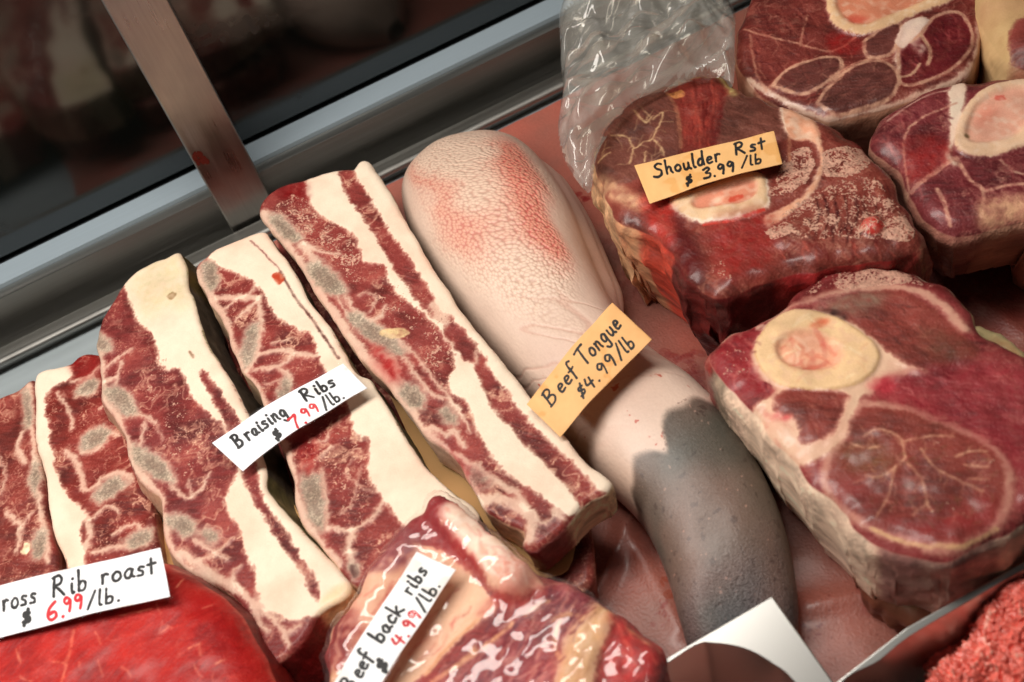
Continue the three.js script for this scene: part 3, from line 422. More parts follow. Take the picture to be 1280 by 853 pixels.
// two strips by the steel deck
cut({
  name: 'rib_strip', label: 'rib strip with slanting bones and a white fat band, bare deck behind it', category: 'beef ribs', group: ribGroup,
  H: 0.052, D: 0.05, r: 0.005, seed: 4, marbling: 0.8, lean: [122, 32, 30], sideColor: [180, 130, 100], sideMix: 0.4, cell: 0.0015,
  outline: [[42, 470], [58, 460], [84, 455], [100, 442], [118, 440], [134, 452], [150, 500], [170, 560], [188, 620], [200, 680], [210, 740], [150, 760], [90, 740], [76, 697], [64, 664], [58, 630], [54, 596], [46, 548], [45, 508]],
  marks: [
    { c: 'fat', part: 'fat_layer', poly: [[40, 466], [84, 455], [90, 474], [64, 487], [58, 511], [63, 536], [70, 585], [84, 617], [105, 638], [101, 666], [107, 692], [100, 720], [78, 700], [63, 666], [56, 630], [52, 596], [44, 548], [43, 508]] },
    L([[72, 490], [86, 512], [90, 536]], 6), L([[84, 564], [96, 580], [106, 612], [122, 606]], 9), L([[106, 640], [112, 668], [106, 690]], 9), L([[90, 478], [112, 470], [124, 458]], 7), L([[96, 496], [118, 490]], 6), L([[100, 566], [124, 560], [136, 540], [150, 544]], 6), L([[124, 600], [150, 590], [166, 600]], 8), L([[112, 650], [134, 634], [148, 640]], 6), L([[140, 670], [160, 656], [180, 660]], 6), L([[116, 690], [150, 684], [180, 680]], 8), L([[126, 510], [140, 500]], 5),
    { tint: [130, 16, 16, 0.5], poly: [[86, 450], [118, 440], [124, 460], [100, 474]], blur: 4 },
    bone(110, 484, 34, 18, 0.8, -0.6), bone(118, 549, 46, 22, 0.88, -0.46), bone(138, 612, 54, 22, 0.87, -0.48), bone(174, 673, 44, 18, 0.88, -0.46),
  ],
});
cut({
  name: 'rib_strip', label: 'rib strip with upright grey bones at the outer end of the row', category: 'beef ribs', group: ribGroup,
  H: 0.046, D: 0.044, r: 0.005, seed: 5, marbling: 0.6, lean: [120, 36, 34], sideColor: [150, 100, 80], sideMix: 0.4, cell: 0.0016,
  outline: [[-60, 540], [-30, 512], [0, 496], [25, 483], [40, 474], [46, 500], [47, 548], [55, 596], [60, 632], [66, 668], [74, 700], [70, 760], [20, 770], [-50, 760]],
  marks: [L([[28, 540], [22, 560], [30, 580]], 9), L([[36, 480], [40, 540], [46, 600], [52, 650], [60, 700]], 8), L([[8, 640], [24, 660], [20, 690]], 7), L([[24, 660], [40, 640]], 5), L([[-10, 560], [6, 590], [0, 620]], 4), { tint: [236, 220, 180, 0.9], poly: oval(31, 686, 18, 8, 0.4, -1) },
    bone(34, 508, 50, 13, 0.1, 1), bone(44, 596, 56, 14, -0.05, 1), bone(48, 680, 42, 18, -0.3, 1)],
});

// ---------------------------------------------------------------- the tongue: one lofted body along its bent spine
{
  //           photo px of its two edges, its height there
  const ST = [[[584, 188], [614, 184], 0.02], [[544, 202], [648, 186], 0.046], [[517, 224], [674, 204], 0.064], [[506, 254], [696, 232], 0.078], [[517, 300], [718, 270], 0.087], [[548, 352], [738, 318], 0.086], [[588, 410], [756, 362], 0.082], [[636, 470], [780, 410], 0.076], [[690, 534], [822, 452], 0.072], [[742, 592], [876, 490], 0.069], [[792, 640], [922, 540], 0.066], [[818, 682], [952, 592], 0.062], [[836, 728], [978, 652], 0.058], [[850, 776], [994, 720], 0.052], [[864, 820], [998, 780], 0.044], [[884, 852], [990, 824], 0.034], [[916, 872], [966, 856], 0.016]];
  const S = ST.map(([l, r, h]) => { const a = at(l[0], l[1], h * 0.42), b = at(r[0], r[1], h * 0.42); return { a, b, h }; });
  const NS = 420, NT = 240, cr = (g, t) => { const i = clamp(Math.floor(t), 0, S.length - 2), u = t - i, p = (k) => g(S[clamp(k, 0, S.length - 1)]), [q0, q1, q2, q3] = [p(i - 1), p(i), p(i + 1), p(i + 2)]; return 0.5 * (2 * q1 + (q2 - q0) * u + (2 * q0 - 5 * q1 + 4 * q2 - q3) * u * u + (3 * q1 - q0 - 3 * q2 + q3) * u * u * u); };
  const base = at(760, 510); const root = thing('beef_tongue', 'whole beef tongue with pebbled pale root and dark grey tip', 'tongue', V3(base.x, 0, base.z));
  const lenOf = [0]; { let p; for (let i = 0; i <= NS; i++) { const t = i / NS * (S.length - 1), q = V3(cr((s) => (s.a.x + s.b.x) / 2, t), 0, cr((s) => (s.a.z + s.b.z) / 2, t)); if (p) lenOf.push(lenOf[i - 1] + q.distanceTo(p)); p = q; } }
  const LEN = lenOf[NS], TW = 1800, TH = 1000, col = new Uint8Array(TW * TH * 4), bmp = new Uint8Array(TW * TH * 4), hgt = new Float32Array(TW * TH);
  // texture: along the spine (u) and round the body (v: 0.25 is the ridge on top, 0 its outer flank beside the roasts, 0.5 the flank beside the ribs)
  const PER = 0.29;
  for (let j = 0; j < TH; j++) for (let i = 0; i < TW; i++) {
    const k = (j * TW + i) * 4, s = i / TW, v = j / TH, X = s * LEN, Y = v * PER, wx = (fbm(X * 30, Y * 30, 3) - 0.5), wy = fbm(X * 30 + 9, Y * 30 + 5, 3) - 0.5;
    const lat = (v - 0.25) * 4;                           // -1 outer flank .. 0 ridge .. 1 rib flank, on the upper side
    const n1 = fbm(X * 22, Y * 22, 3), n3 = noise(X * 700, Y * 700), n4 = noise(X * 1600, Y * 1600);
    let r = 220 + (n1 - 0.5) * 30, g = 190 + (n1 - 0.5) * 36, b = 172 + (n1 - 0.5) * 34, h = 0.5 + (n1 - 0.5) * 0.16 + (n3 - 0.5) * 0.05;
    // pebbled dorsum
    const zs = (s - 0.25) / 0.215, zl = (lat + 0.02 + wy * 0.5) / (0.72 - 0.2 * clamp(zs * 0.6 + 0.3)), zone = sstep(1.15, 0.6, Math.hypot(zs + wx * 0.5, zl));
    if (zone > 0.01) {
      const w = worley(X * 470 + wx * 1.6, Y * 470 + wy * 1.6), f1 = w[0], edge = sstep(0.05, 0.3, w[1] - f1), dome = Math.max(0, 1 - f1 * f1 * 1.9);
      const bandA = Math.exp(-(((lat + 0.33 - wy * 0.35) / 0.17) ** 2)) * sstep(0.07, 0.16, s) * sstep(0.42, 0.33, s), bandB = Math.exp(-(((lat - 0.34 + (s - 0.28) * 1.6 + wy * 0.5) / 0.17) ** 2)) * sstep(0.12, 0.2, s) * sstep(0.38, 0.31, s), mid = Math.exp(-((lat / 0.5) ** 2));
      const red = clamp((bandA * 1.4 + bandB * 0.65) * (0.65 + n1 * 0.7));
      const gap = 1 - edge;
      const cr0 = lerp(lerp(212, 198, red), lerp(234, 224, red), dome), cg0 = lerp(lerp(176, 92, red), lerp(207, 148, red), dome), cb0 = lerp(lerp(154, 80, red), lerp(184, 122, red), dome);
      const q = zone * 0.85; r = lerp(r, cr0 - gap * 8, q); g = lerp(g, cg0 - gap * 12, q); b = lerp(b, cb0 - gap * 10, q);
      h = lerp(h, 0.4 + dome * 0.3, zone);
    }
    // wrinkles round the waist
    const wr = sstep(0.36, 0.44, s) * sstep(0.6, 0.5, s), wl = ridge(noise(X * 90 + Y * 60 + wx * 2, Y * 25)); h -= wr * sstep(0.8, 0.98, wl) * 0.14; r -= wr * sstep(0.85, 0.98, wl) * 8; g -= wr * sstep(0.85, 0.98, wl) * 16; b -= wr * sstep(0.85, 0.98, wl) * 16;
    // blood specks and a torn red spot on the outer flank
    const sp = fbm(X * 170 + 40, Y * 170, 3); if (sp > 0.83 && s > 0.46 && s < 0.7) { const q = sstep(0.83, 0.87, sp) * 0.7; r = lerp(r, 180, q); g = lerp(g, 64, q); b = lerp(b, 46, q); }
    const cutd = Math.hypot((s - 0.545 + lat * 0.05) / 0.05, (lat + 0.82) / 0.13) + wx * 0.8; if (cutd < 1.15) { const q = sstep(1.15, 0.8, cutd); r = lerp(r, 104, q); g = lerp(g, 18, q); b = lerp(b, 16, q); h -= 0.2 * q; }
    // pink wash of the flanks
    const fl = sstep(0.75, 1.05, Math.abs(lat) + wy * 0.3) * 0.6; r = lerp(r, 205, fl); g = lerp(g, 166, fl); b = lerp(b, 152, fl);
    // grey tip with its lobed border
    const lobe = 0.612 + 0.016 * Math.exp(-(((lat - 0.12) / 0.08) ** 2)) - 0.016 * sstep(0.14, -0.1, lat) + 0.012 * sstep(-0.3, -0.8, lat) + 0.02 * sstep(0.45, 0.95, lat) - 0.003 * Math.cos(lat * 17), dk = sstep(-0.005, 0.007, s - lobe + wx * 0.012 + (n4 - 0.5) * 0.003) * sstep(1.28, 1.12, Math.abs(lat + 0.04));
    if (dk > 0.01) {
      const ridges = sstep(0.74, 0.9, s + wy * 0.1), rp = worley(X * 1000 + wx * 3, Y * 760 + wy * 3), pap = Math.max(0, 1 - rp[0] * 1.5), warm = fbm(X * 26 + 3, Y * 26, 2);
      const cr1 = 102 + (warm - 0.5) * 60 + pap * lerp(8, 62, ridges) - ridges * 26, cg1 = 86 + (warm - 0.5) * 26 + pap * lerp(8, 62, ridges) - ridges * 20, cb1 = 76 + (warm - 0.5) * 20 + pap * lerp(8, 62, ridges) - ridges * 10;
      r = lerp(r, cr1 + (n4 - 0.5) * 10, dk); g = lerp(g, cg1 + (n4 - 0.5) * 10, dk); b = lerp(b, cb1 + (n4 - 0.5) * 10, dk); h = lerp(h, 0.42 + pap * lerp(0.07, 0.4, ridges), dk);
      if (sp > 0.74) { r *= 0.8; g *= 0.76; b *= 0.76; } if (fbm(X * 260 + 8, Y * 260, 2) > 0.87) { r += 50; g += 36; b += 32; }
    }
    col[k] = clamp(r + (n4 - 0.5) * 8, 0, 250); col[k + 1] = clamp(g + (n4 - 0.5) * 8, 0, 250); col[k + 2] = clamp(b + (n4 - 0.5) * 8, 0, 250); col[k + 3] = 255; bmp[k] = bmp[k + 1] = bmp[k + 2] = clamp(h) * 255; bmp[k + 3] = 255; hgt[j * TW + i] = h;
  }
  const pos = [], uv = [], idx = [];
  for (let i = 0; i <= NS; i++) {
    const t = i / NS * (S.length - 1), e = sstep(0, 0.12, i / NS), ax = cr((s) => s.a.x, t), az = cr((s) => s.a.z, t), bx = cr((s) => s.b.x, t), bz = cr((s) => s.b.z, t), h = cr((s) => s.h, t);
    const cx = (ax + bx) / 2, cz = (az + bz) / 2, wx = (bx - ax) / 2, wz = (bz - az) / 2, hw = Math.hypot(wx, wz);
    for (let j = 0; j <= NT; j++) {
      const th = j / NT * 2 * Math.PI, c = Math.cos(th), s = Math.sin(th), ex = 0.84, cc = Math.sign(c) * Math.abs(c) ** ex, ss = Math.sign(s) * Math.abs(s) ** (s > 0 ? 0.88 : 0.7);
      const flap = c > 0 && s < 0.25 ? 0.014 * sstep(0.25, -0.25, s) * c * sstep(0.08, 0.16, i / NS) * sstep(0.46, 0.36, i / NS) : 0; const yc = h * 0.42, ry = s > 0 ? h * 0.58 : h * 0.42;
      const m = (hgt[clamp(Math.floor((j % NT) / NT * TH), 0, TH - 1) * TW + clamp(Math.floor(i / NS * TW), 0, TW - 1)] - 0.5) * 0.0016 + (fbm(lenOf[i] * 24, j / NT * 7 % 7, 2) - 0.5) * 0.003 * Math.max(0, s);
      pos.push(cx + wx * cc * (1 + (m + flap) / hw) - base.x, Math.max(0.0012, yc + ry * ss + m * ss), cz + wz * cc * (1 + (m + flap) / hw) - base.z); uv.push(i / NS, j / NT);
    }
  }
  for (let i = 0; i < NS; i++) for (let j = 0; j < NT; j++) { const k = i * (NT + 1) + j; idx.push([k, k + 1, k + NT + 1, k + 1, k + NT + 2, k + NT + 1]); }
  const geoOf = (f) => { const g = new THREE.BufferGeometry(); g.setAttribute('position', new THREE.Float32BufferAttribute(pos, 3)); g.setAttribute('uv', new THREE.Float32BufferAttribute(uv, 2)); g.setIndex(idx.flat()); g.computeVertexNormals(); g.setIndex(idx.filter((q) => f(q[0])).flat()); return g; };
  const map = dataTex(col, TW, TH, true), bm = dataTex(bmp, TW, TH, false);
  const m = new THREE.MeshPhysicalMaterial({ map, bumpMap: bm, bumpScale: 0.0016, roughness: 0.48, clearcoat: 0.22, clearcoatRoughness: 0.3, side: THREE.DoubleSide });
  const sOf = (k) => Math.floor(k / (NT + 1)) / NS;
  part('tongue_root', geoOf((k) => sOf(k) < 0.44), m, root); part('tongue_body', geoOf((k) => sOf(k) >= 0.44 && sOf(k) < 0.62), m, root); part('tongue_tip', geoOf((k) => sOf(k) >= 0.62), m, root);
}

// ---------------------------------------------------------------- shoulder roasts and shank cuts
const M1 = (poly, part = 'marrow_bone') => [{ c: 'fat', poly, part }];
const tintP = (tint, poly, blur = 0) => ({ tint, poly, blur }), tintL = (tint, line, w, blur = 0) => ({ tint, line, w, blur });
const YEL = [228, 190, 150, 0.95], MAR = [206, 128, 104, 0.9], WHITE = [226, 176, 150, 0.9];

// roast bearing the orange shoulder tag
cut({
  name: 'shoulder_roast', label: 'bone-in shoulder roast bearing an orange price card, plastic bag behind it', category: 'beef roast', group: 'bone-in beef roasts',
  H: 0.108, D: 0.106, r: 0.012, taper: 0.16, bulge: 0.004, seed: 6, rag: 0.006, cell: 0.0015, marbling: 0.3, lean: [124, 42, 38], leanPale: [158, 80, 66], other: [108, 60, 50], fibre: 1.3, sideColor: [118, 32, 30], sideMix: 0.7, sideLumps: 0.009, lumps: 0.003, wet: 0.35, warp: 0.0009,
  outline: [[738, 216], [744, 184], [768, 146], [805, 113], [850, 95], [896, 88], [916, 104], [960, 120], [1005, 132], [1042, 160], [1086, 190], [1122, 236], [1147, 272], [1151, 300], [1130, 322], [1062, 326], [990, 338], [950, 352], [905, 366], [866, 352], [842, 318], [806, 288], [766, 262]],
  marks: [
    { c: 'other', part: 'round_muscle', poly: [[738, 214], [744, 184], [768, 148], [805, 116], [836, 120], [848, 150], [852, 190], [836, 206], [796, 224], [770, 232]] },
    tintP([132, 42, 36, 0.5], [[842, 122], [850, 96], [896, 90], [912, 104], [902, 140], [892, 186], [858, 192], [850, 150]], 3), { c: 'other', part: 'top_muscle', poly: [[906, 122], [960, 122], [978, 128], [976, 150], [986, 172], [960, 176], [898, 188]] },
    tintL([86, 22, 20, 0.7], [[904, 112], [900, 150], [890, 184]], 5, 2), tintL([170, 110, 84, 0.6], [[834, 118], [846, 138], [852, 186]], 5, 1.5),
    ...veins([[[764, 172], [784, 174], [793, 186], [804, 180], [816, 176], [826, 158], [829, 143], [816, 152]], [[816, 176], [826, 188], [829, 198]], [[793, 143], [806, 158], [816, 150]], [[748, 202], [764, 192]], [[808, 190], [806, 204]], [[792, 186], [786, 204]]], 3, [196, 158, 118, 0.8], 2.6),
    ...grain([[846, 110], [904, 98], [902, 140], [890, 184], [858, 190]], 46, 1.45, 34, [[96, 24, 22, 0.5], [168, 70, 54, 0.4], [84, 20, 18, 0.5]], 2, 4, 0.3), ...grain([[906, 124], [976, 128], [984, 170], [900, 186]], 30, 0.3, 26, [[84, 44, 38, 0.4], [150, 92, 76, 0.3]], 2.4, 5), ...grain([[1020, 240], [1120, 230], [1144, 290], [1000, 300]], 46, 1.4, 22, [[66, 20, 18, 0.6], [176, 104, 86, 0.4]], 2, 6, 0.6), ...grain([[890, 282], [956, 264], [980, 330], [1120, 318], [1130, 300], [960, 300], [900, 340]], 60, 0.9, 16, [[196, 96, 80, 0.45], [96, 22, 22, 0.5]], 1.8, 7, 1.2),
    tintL([176, 150, 96, 0.8], [[790, 124], [850, 97], [896, 91], [912, 104]], 7, 2), tintP([206, 136, 82, 0.9], [[836, 118], [852, 112], [856, 118], [842, 123]]), tintL([206, 184, 120, 0.9], [[896, 92], [908, 102], [918, 118]], 9, 2),
    { c: 'fat', part: 'fat_seam', poly: [[978, 124], [1000, 134], [1018, 144], [1020, 158], [1029, 186], [1029, 214], [1014, 242], [964, 282], [957, 270], [1000, 247], [1022, 218], [1025, 192], [1014, 176], [986, 170], [976, 148]] }, tintP([214, 152, 122, 0.75], [[978, 124], [1000, 134], [1018, 144], [1029, 186], [1029, 214], [1014, 242], [964, 282], [957, 270], [1000, 247], [1022, 218], [1025, 192], [1014, 176], [986, 170]]),
    tintL([192, 128, 98, 0.7], [[986, 170], [988, 200]], 4, 1),
    { fleck: 0.85, poly: [[984, 196], [1010, 182], [1018, 200], [1006, 230], [972, 246], [964, 236]] }, { fleck: 0.95, poly: [[1030, 192], [1060, 180], [1082, 184], [1088, 206], [1060, 222], [1032, 220]] }, { fleck: 0.68, poly: [[960, 284], [1020, 240], [1080, 220], [1110, 240], [1140, 280], [1110, 300], [1060, 298], [1000, 300]] }, { fleck: 0.85, poly: [[1106, 278], [1136, 270], [1144, 296], [1112, 300]] }, { fleck: 0.8, poly: [[958, 288], [980, 278], [994, 286], [970, 300]] },
    ...[0, 1, 2, 3, 4, 5, 6].map((k) => tintL([62, 20, 18, 0.8], [[1020 + k * 12, 246 + (k % 3) * 4], [1024 + k * 12, 270 + (k % 2) * 8], [1018 + k * 11, 290 + (k % 3) * 3]], 2, 0.4)),
    { c: 'fat', part: 'red_lump', poly: oval(1090, 283, 26, 22, 1, -0.2) }, { relief: 4, poly: oval(1090, 283, 24, 20, 1, -0.2), blur: 3 }, tintP([196, 62, 54, 0.95], oval(1090, 283, 27, 23, 1, -0.2), 1),
    { c: 'fat', poly: [[836, 246], [866, 238], [944, 214], [962, 232], [958, 262], [912, 275], [880, 278], [848, 268]] },
    { c: 'fat', part: 'marrow_bone', poly: [[841, 248], [864, 240], [944, 216], [957, 235], [954, 258], [911, 271], [874, 273], [851, 263]] }, tintP(YEL, [[838, 248], [864, 238], [944, 214], [958, 235], [955, 259], [911, 272], [874, 274], [850, 264]]), { c: 'fat', part: 'bone_marrow', poly: [[866, 250], [890, 238], [940, 226], [946, 240], [934, 252], [900, 258], [872, 260]] }, tintP(MAR, [[866, 250], [890, 238], [940, 226], [946, 240], [934, 252], [900, 258], [872, 260]], 2), tintP([196, 74, 54, 0.9], oval(920, 248, 20, 7, 1, -0.3), 1.5), tintP([238, 196, 170, 0.8], oval(896, 250, 16, 8, 1, -0.3), 2),
    tintP([146, 36, 34, 0.6], [[886, 282], [956, 262], [968, 300], [956, 336], [905, 350], [888, 310]], 8), tintL([196, 54, 40, 0.8], [[880, 280], [912, 276], [955, 262]], 4, 1.5),
    tintP([92, 26, 26, 0.8], [[838, 262], [850, 270], [866, 300], [880, 330], [866, 352], [846, 320]], 4), { fleck: 0.55, poly: [[884, 306], [912, 316], [914, 350], [890, 344]] },
    tintL([206, 160, 124, 0.7], [[742, 222], [770, 240], [800, 256]], 22, 4), tintP([184, 46, 40, 0.6], [[800, 248], [838, 250], [842, 310], [812, 286]], 4),
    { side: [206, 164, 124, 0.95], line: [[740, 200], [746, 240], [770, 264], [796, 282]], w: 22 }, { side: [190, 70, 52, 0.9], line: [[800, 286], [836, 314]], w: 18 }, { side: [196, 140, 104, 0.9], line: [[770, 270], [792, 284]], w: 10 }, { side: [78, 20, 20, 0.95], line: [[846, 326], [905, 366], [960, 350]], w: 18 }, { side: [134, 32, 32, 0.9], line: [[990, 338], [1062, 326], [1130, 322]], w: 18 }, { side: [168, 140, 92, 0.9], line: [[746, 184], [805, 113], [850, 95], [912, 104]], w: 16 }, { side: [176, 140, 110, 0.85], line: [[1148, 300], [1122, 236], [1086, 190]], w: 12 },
  ],
});
// big roast with the pale yellow bone
cut({
  name: 'shoulder_roast', label: 'bone-in roast with a large pale round bone and webbed round muscle', category: 'beef roast', group: 'bone-in beef roasts',
  H: 0.098, D: 0.096, r: 0.009, taper: 0.12, bulge: 0.006, seed: 7, rag: 0.006, cell: 0.0014, marbling: 0.22, lean: [138, 42, 46], leanPale: [176, 90, 84], fat: [232, 190, 160], fatPink: [228, 164, 142], other: [138, 62, 54], sideColor: [234, 202, 174], sideMix: 0.85, sideLumps: 0.004, lumps: 0.002, wet: 0.35, warp: 0.0008,
  outline: [[893, 452], [901, 426], [932, 405], [984, 379], [1002, 358], [1034, 338], [1078, 324], [1122, 326], [1162, 342], [1192, 368], [1218, 402], [1256, 430], [1300, 470], [1312, 600], [1264, 662], [1204, 690], [1140, 687], [1084, 666], [1044, 632], [1004, 588], [964, 542], [928, 502]],
  marks: [
    tintP([104, 34, 34, 0.75], [[984, 384], [1002, 358], [1034, 338], [1078, 324], [1122, 326], [1162, 342], [1190, 368], [1130, 352], [1060, 360]], 3),
    { c: 'fat', part: 'fat_seam', line: [[903, 424], [932, 407], [984, 384], [1040, 366], [1090, 358], [1140, 362], [1176, 380], [1206, 412]], w: 11 },
    { fleck: 0.95, poly: [[1046, 350], [1080, 334], [1120, 334], [1140, 350], [1090, 358], [1050, 362]] }, { fleck: 0.6, poly: [[1000, 372], [1030, 344], [1070, 330], [1060, 350], [1020, 366]] }, { fleck: 0.6, poly: [[1110, 330], [1150, 340], [1170, 360], [1140, 356]] },
    { c: 'other', part: 'blade_muscle', poly: [[1030, 390], [1076, 366], [1130, 366], [1170, 388], [1204, 420], [1222, 442], [1192, 456], [1160, 462], [1130, 456], [1098, 430], [1066, 406]] }, tintP([148, 132, 112, 0.55], [[1020, 388], [1060, 368], [1110, 370], [1090, 388], [1056, 396]], 6), tintP([48, 26, 24, 0.75], oval(1046, 394, 36, 9, 1, 0.4), 2),
    tintP([92, 62, 46, 0.5], [[1150, 410], [1200, 426], [1210, 446], [1170, 452]], 8),
    { c: 'fat', poly: [[936, 452], [944, 424], [966, 398], [998, 388], [1034, 391], [1072, 408], [1100, 430], [1126, 452], [1162, 466], [1128, 470], [1098, 488], [1076, 500], [1066, 520], [1052, 552], [1012, 580], [980, 566], [950, 540], [934, 514], [966, 494], [952, 480]] },
    { c: 'fat', part: 'marrow_bone', poly: [[947, 427], [968, 401], [997, 391], [1032, 395], [1068, 412], [1094, 433], [1098, 454], [1082, 474], [1056, 486], [1018, 488], [983, 486], [959, 471], [945, 448]] }, { relief: 2, poly: [[947, 427], [968, 401], [997, 391], [1032, 395], [1068, 412], [1094, 433], [1098, 454], [1082, 474], [1056, 486], [1018, 488], [983, 486], [959, 471], [945, 448]], blur: 2 },
    tintP([236, 196, 150, 0.98], [[947, 427], [968, 401], [997, 391], [1032, 395], [1068, 412], [1094, 433], [1098, 454], [1082, 474], [1056, 486], [1018, 488], [983, 486], [959, 471], [945, 448]], 1),
    { c: 'fat', part: 'bone_marrow', poly: [[972, 432], [988, 420], [1010, 418], [1036, 428], [1050, 440], [1046, 456], [1020, 464], [994, 460], [976, 450]] }, tintP([228, 158, 130, 0.75], [[970, 432], [988, 418], [1012, 416], [1040, 426], [1054, 440], [1048, 458], [1020, 466], [992, 462], [974, 450]], 3), ...grain([[974, 430], [1010, 418], [1050, 438], [1040, 460], [990, 460]], 22, 0.4, 20, [[212, 112, 90, 0.55], [240, 190, 162, 0.6], [204, 92, 74, 0.4]], 4, 61, 3), tintL([222, 140, 110, 0.6], [[990, 428], [1004, 434], [1000, 446]], 4, 1.5), tintP([218, 104, 72, 0.8], [[1012, 414], [1026, 402], [1038, 402], [1030, 412]], 2),
    tintL([206, 164, 116, 0.8], [[947, 427], [968, 401], [997, 391], [1032, 395], [1068, 412], [1094, 433], [1098, 454], [1082, 474], [1056, 486], [1018, 488], [983, 486], [959, 471], [945, 448], [947, 427]], 1.6, 0.4),
    tintP([138, 36, 42, 0.75], [[900, 430], [930, 408], [958, 398], [944, 424], [940, 452], [956, 478], [970, 492], [936, 494], [910, 480], [896, 456]], 2), { fleck: 0.5, poly: [[900, 440], [930, 440], [940, 470], [910, 470]] }, tintP([226, 180, 158, 0.8], oval(950, 408, 14, 12, 1, 0)),
    { c: 'other', part: 'small_muscle', poly: [[968, 498], [997, 489], [1053, 492], [1056, 509], [1038, 544], [1003, 556], [997, 527], [971, 515]] }, tintP([210, 60, 66, 0.7], oval(976, 523, 28, 6, 1, 0.15), 2),
    tintP([150, 48, 54, 0.55], [[1088, 486], [1130, 464], [1220, 452], [1300, 474], [1306, 590], [1268, 590], [1252, 566], [1204, 538], [1144, 516], [1110, 502]], 4), tintP([196, 60, 70, 0.6], [[1086, 480], [1110, 470], [1120, 484], [1100, 492]], 4),
    { c: 'fat', line: [[1056, 548], [1070, 516], [1086, 504], [1143, 515], [1204, 537], [1244, 562], [1262, 592], [1258, 636], [1240, 662], [1182, 687], [1117, 672], [1072, 650], [1037, 618], [1032, 582], [1056, 548]], w: 9, a: 0.7 },
    { c: 'other', part: 'round_muscle', poly: [[1058, 552], [1072, 522], [1088, 510], [1143, 520], [1202, 542], [1240, 568], [1256, 594], [1252, 632], [1234, 656], [1182, 680], [1119, 666], [1076, 645], [1043, 614], [1038, 586]] },
    tintP([112, 76, 46, 0.55], [[1050, 560], [1096, 556], [1120, 580], [1090, 592], [1056, 584]], 7), tintP([150, 44, 46, 0.55], [[1100, 650], [1180, 644], [1240, 620], [1236, 656], [1182, 678], [1119, 664]], 7), tintP([146, 60, 62, 0.5], [[1044, 600], [1080, 604], [1090, 640], [1060, 630]], 6),
    ...veins([[[1132, 574], [1130, 556], [1118, 545], [1096, 539], [1080, 548]], [[1131, 553], [1162, 549], [1192, 548]], [[1132, 574], [1116, 588], [1098, 597], [1082, 597]], [[1133, 580], [1150, 600], [1160, 626], [1164, 640]], [[1150, 562], [1172, 588], [1200, 604], [1230, 617]], [[1194, 572], [1214, 568], [1234, 566]], [[1098, 562], [1076, 560], [1062, 554]], [[1160, 630], [1140, 646]], [[1118, 588], [1112, 620], [1096, 646]], [[1206, 584], [1236, 586]], [[1212, 600], [1238, 602]]], 9, [212, 152, 122, 0.72], 2.6),
    ...grain([[1058, 552], [1088, 510], [1200, 542], [1254, 594], [1234, 656], [1119, 664], [1044, 612]], 110, 0.5, 14, [[104, 44, 38, 0.45], [174, 96, 82, 0.4], [112, 72, 46, 0.35]], 2.2, 10, 3), ...grain([[1100, 486], [1220, 456], [1290, 480], [1300, 590], [1250, 560], [1140, 512]], 90, 0.35, 26, [[112, 26, 34, 0.5], [190, 92, 92, 0.35], [206, 130, 120, 0.3]], 1.8, 11, 0.6), ...grain([[1040, 388], [1130, 370], [1210, 436], [1150, 458]], 50, 0.5, 20, [[88, 40, 34, 0.5], [164, 96, 80, 0.35]], 2, 12, 0.8), ...grain([[905, 430], [956, 400], [944, 450], [966, 490], [920, 486]], 40, 1.1, 14, [[100, 24, 30, 0.5], [196, 110, 100, 0.45]], 1.8, 13, 1.5), ...grain([[970, 500], [1050, 494], [1036, 544], [1003, 552]], 30, 0.6, 12, [[98, 40, 36, 0.5], [176, 100, 86, 0.4]], 2, 14, 2),
    ...grain([[938, 514], [966, 498], [1000, 560], [980, 566], [950, 540]], 20, 0.8, 22, [[240, 206, 186, 0.5], [212, 128, 116, 0.4]], 2.4, 15, 0.6), ...grain([[1000, 396], [1090, 430], [1090, 470], [1000, 484], [950, 450]], 26, 0.2, 16, [[244, 216, 176, 0.5], [226, 168, 128, 0.4]], 2.4, 16, 2),
    { fleck: 0.35, poly: [[1100, 560], [1230, 560], [1240, 640], [1120, 640]] },
    tintL([226, 180, 130, 0.7], [[1090, 660], [1140, 680], [1200, 682], [1246, 660]], 4, 1),
    { side: [236, 204, 178, 0.8], line: [[900, 470], [964, 542], [1044, 632], [1084, 666]], w: 20 }, { side: [140, 92, 88, 0.8], line: [[1110, 680], [1140, 687], [1204, 690], [1240, 676]], w: 14 }, { side: [222, 202, 150, 0.95], line: [[1196, 372], [1218, 402], [1256, 430], [1300, 470]], w: 18 }, { side: [96, 84, 70, 0.7], line: [[893, 452], [906, 478]], w: 12 }, { side: [118, 36, 34, 0.9], line: [[893, 452], [901, 426], [984, 379], [1040, 336]], w: 12 },
  ],
});
// yellow fat hanging off its far side
cut({ name: 'fat_trimming', label: 'yellowish fat trimming beside the roast with the large round bone', category: 'beef fat', H: 0.06, D: 0.058, r: 0.02, seed: 31, cell: 0.0022, texel: 0.0006, base: 'fat', bodyName: 'fat_lump', fat: [214, 194, 144], fatPink: [206, 170, 120], lumps: 0.008, marbling: 0, sideColor: [196, 160, 116], outline: [[1204, 400], [1226, 392], [1262, 414], [1300, 446], [1310, 500], [1260, 470], [1222, 440]], marks: [tintP([190, 140, 96, 0.6], oval(1260, 440, 60, 18, 1, 0.6), 5)] });
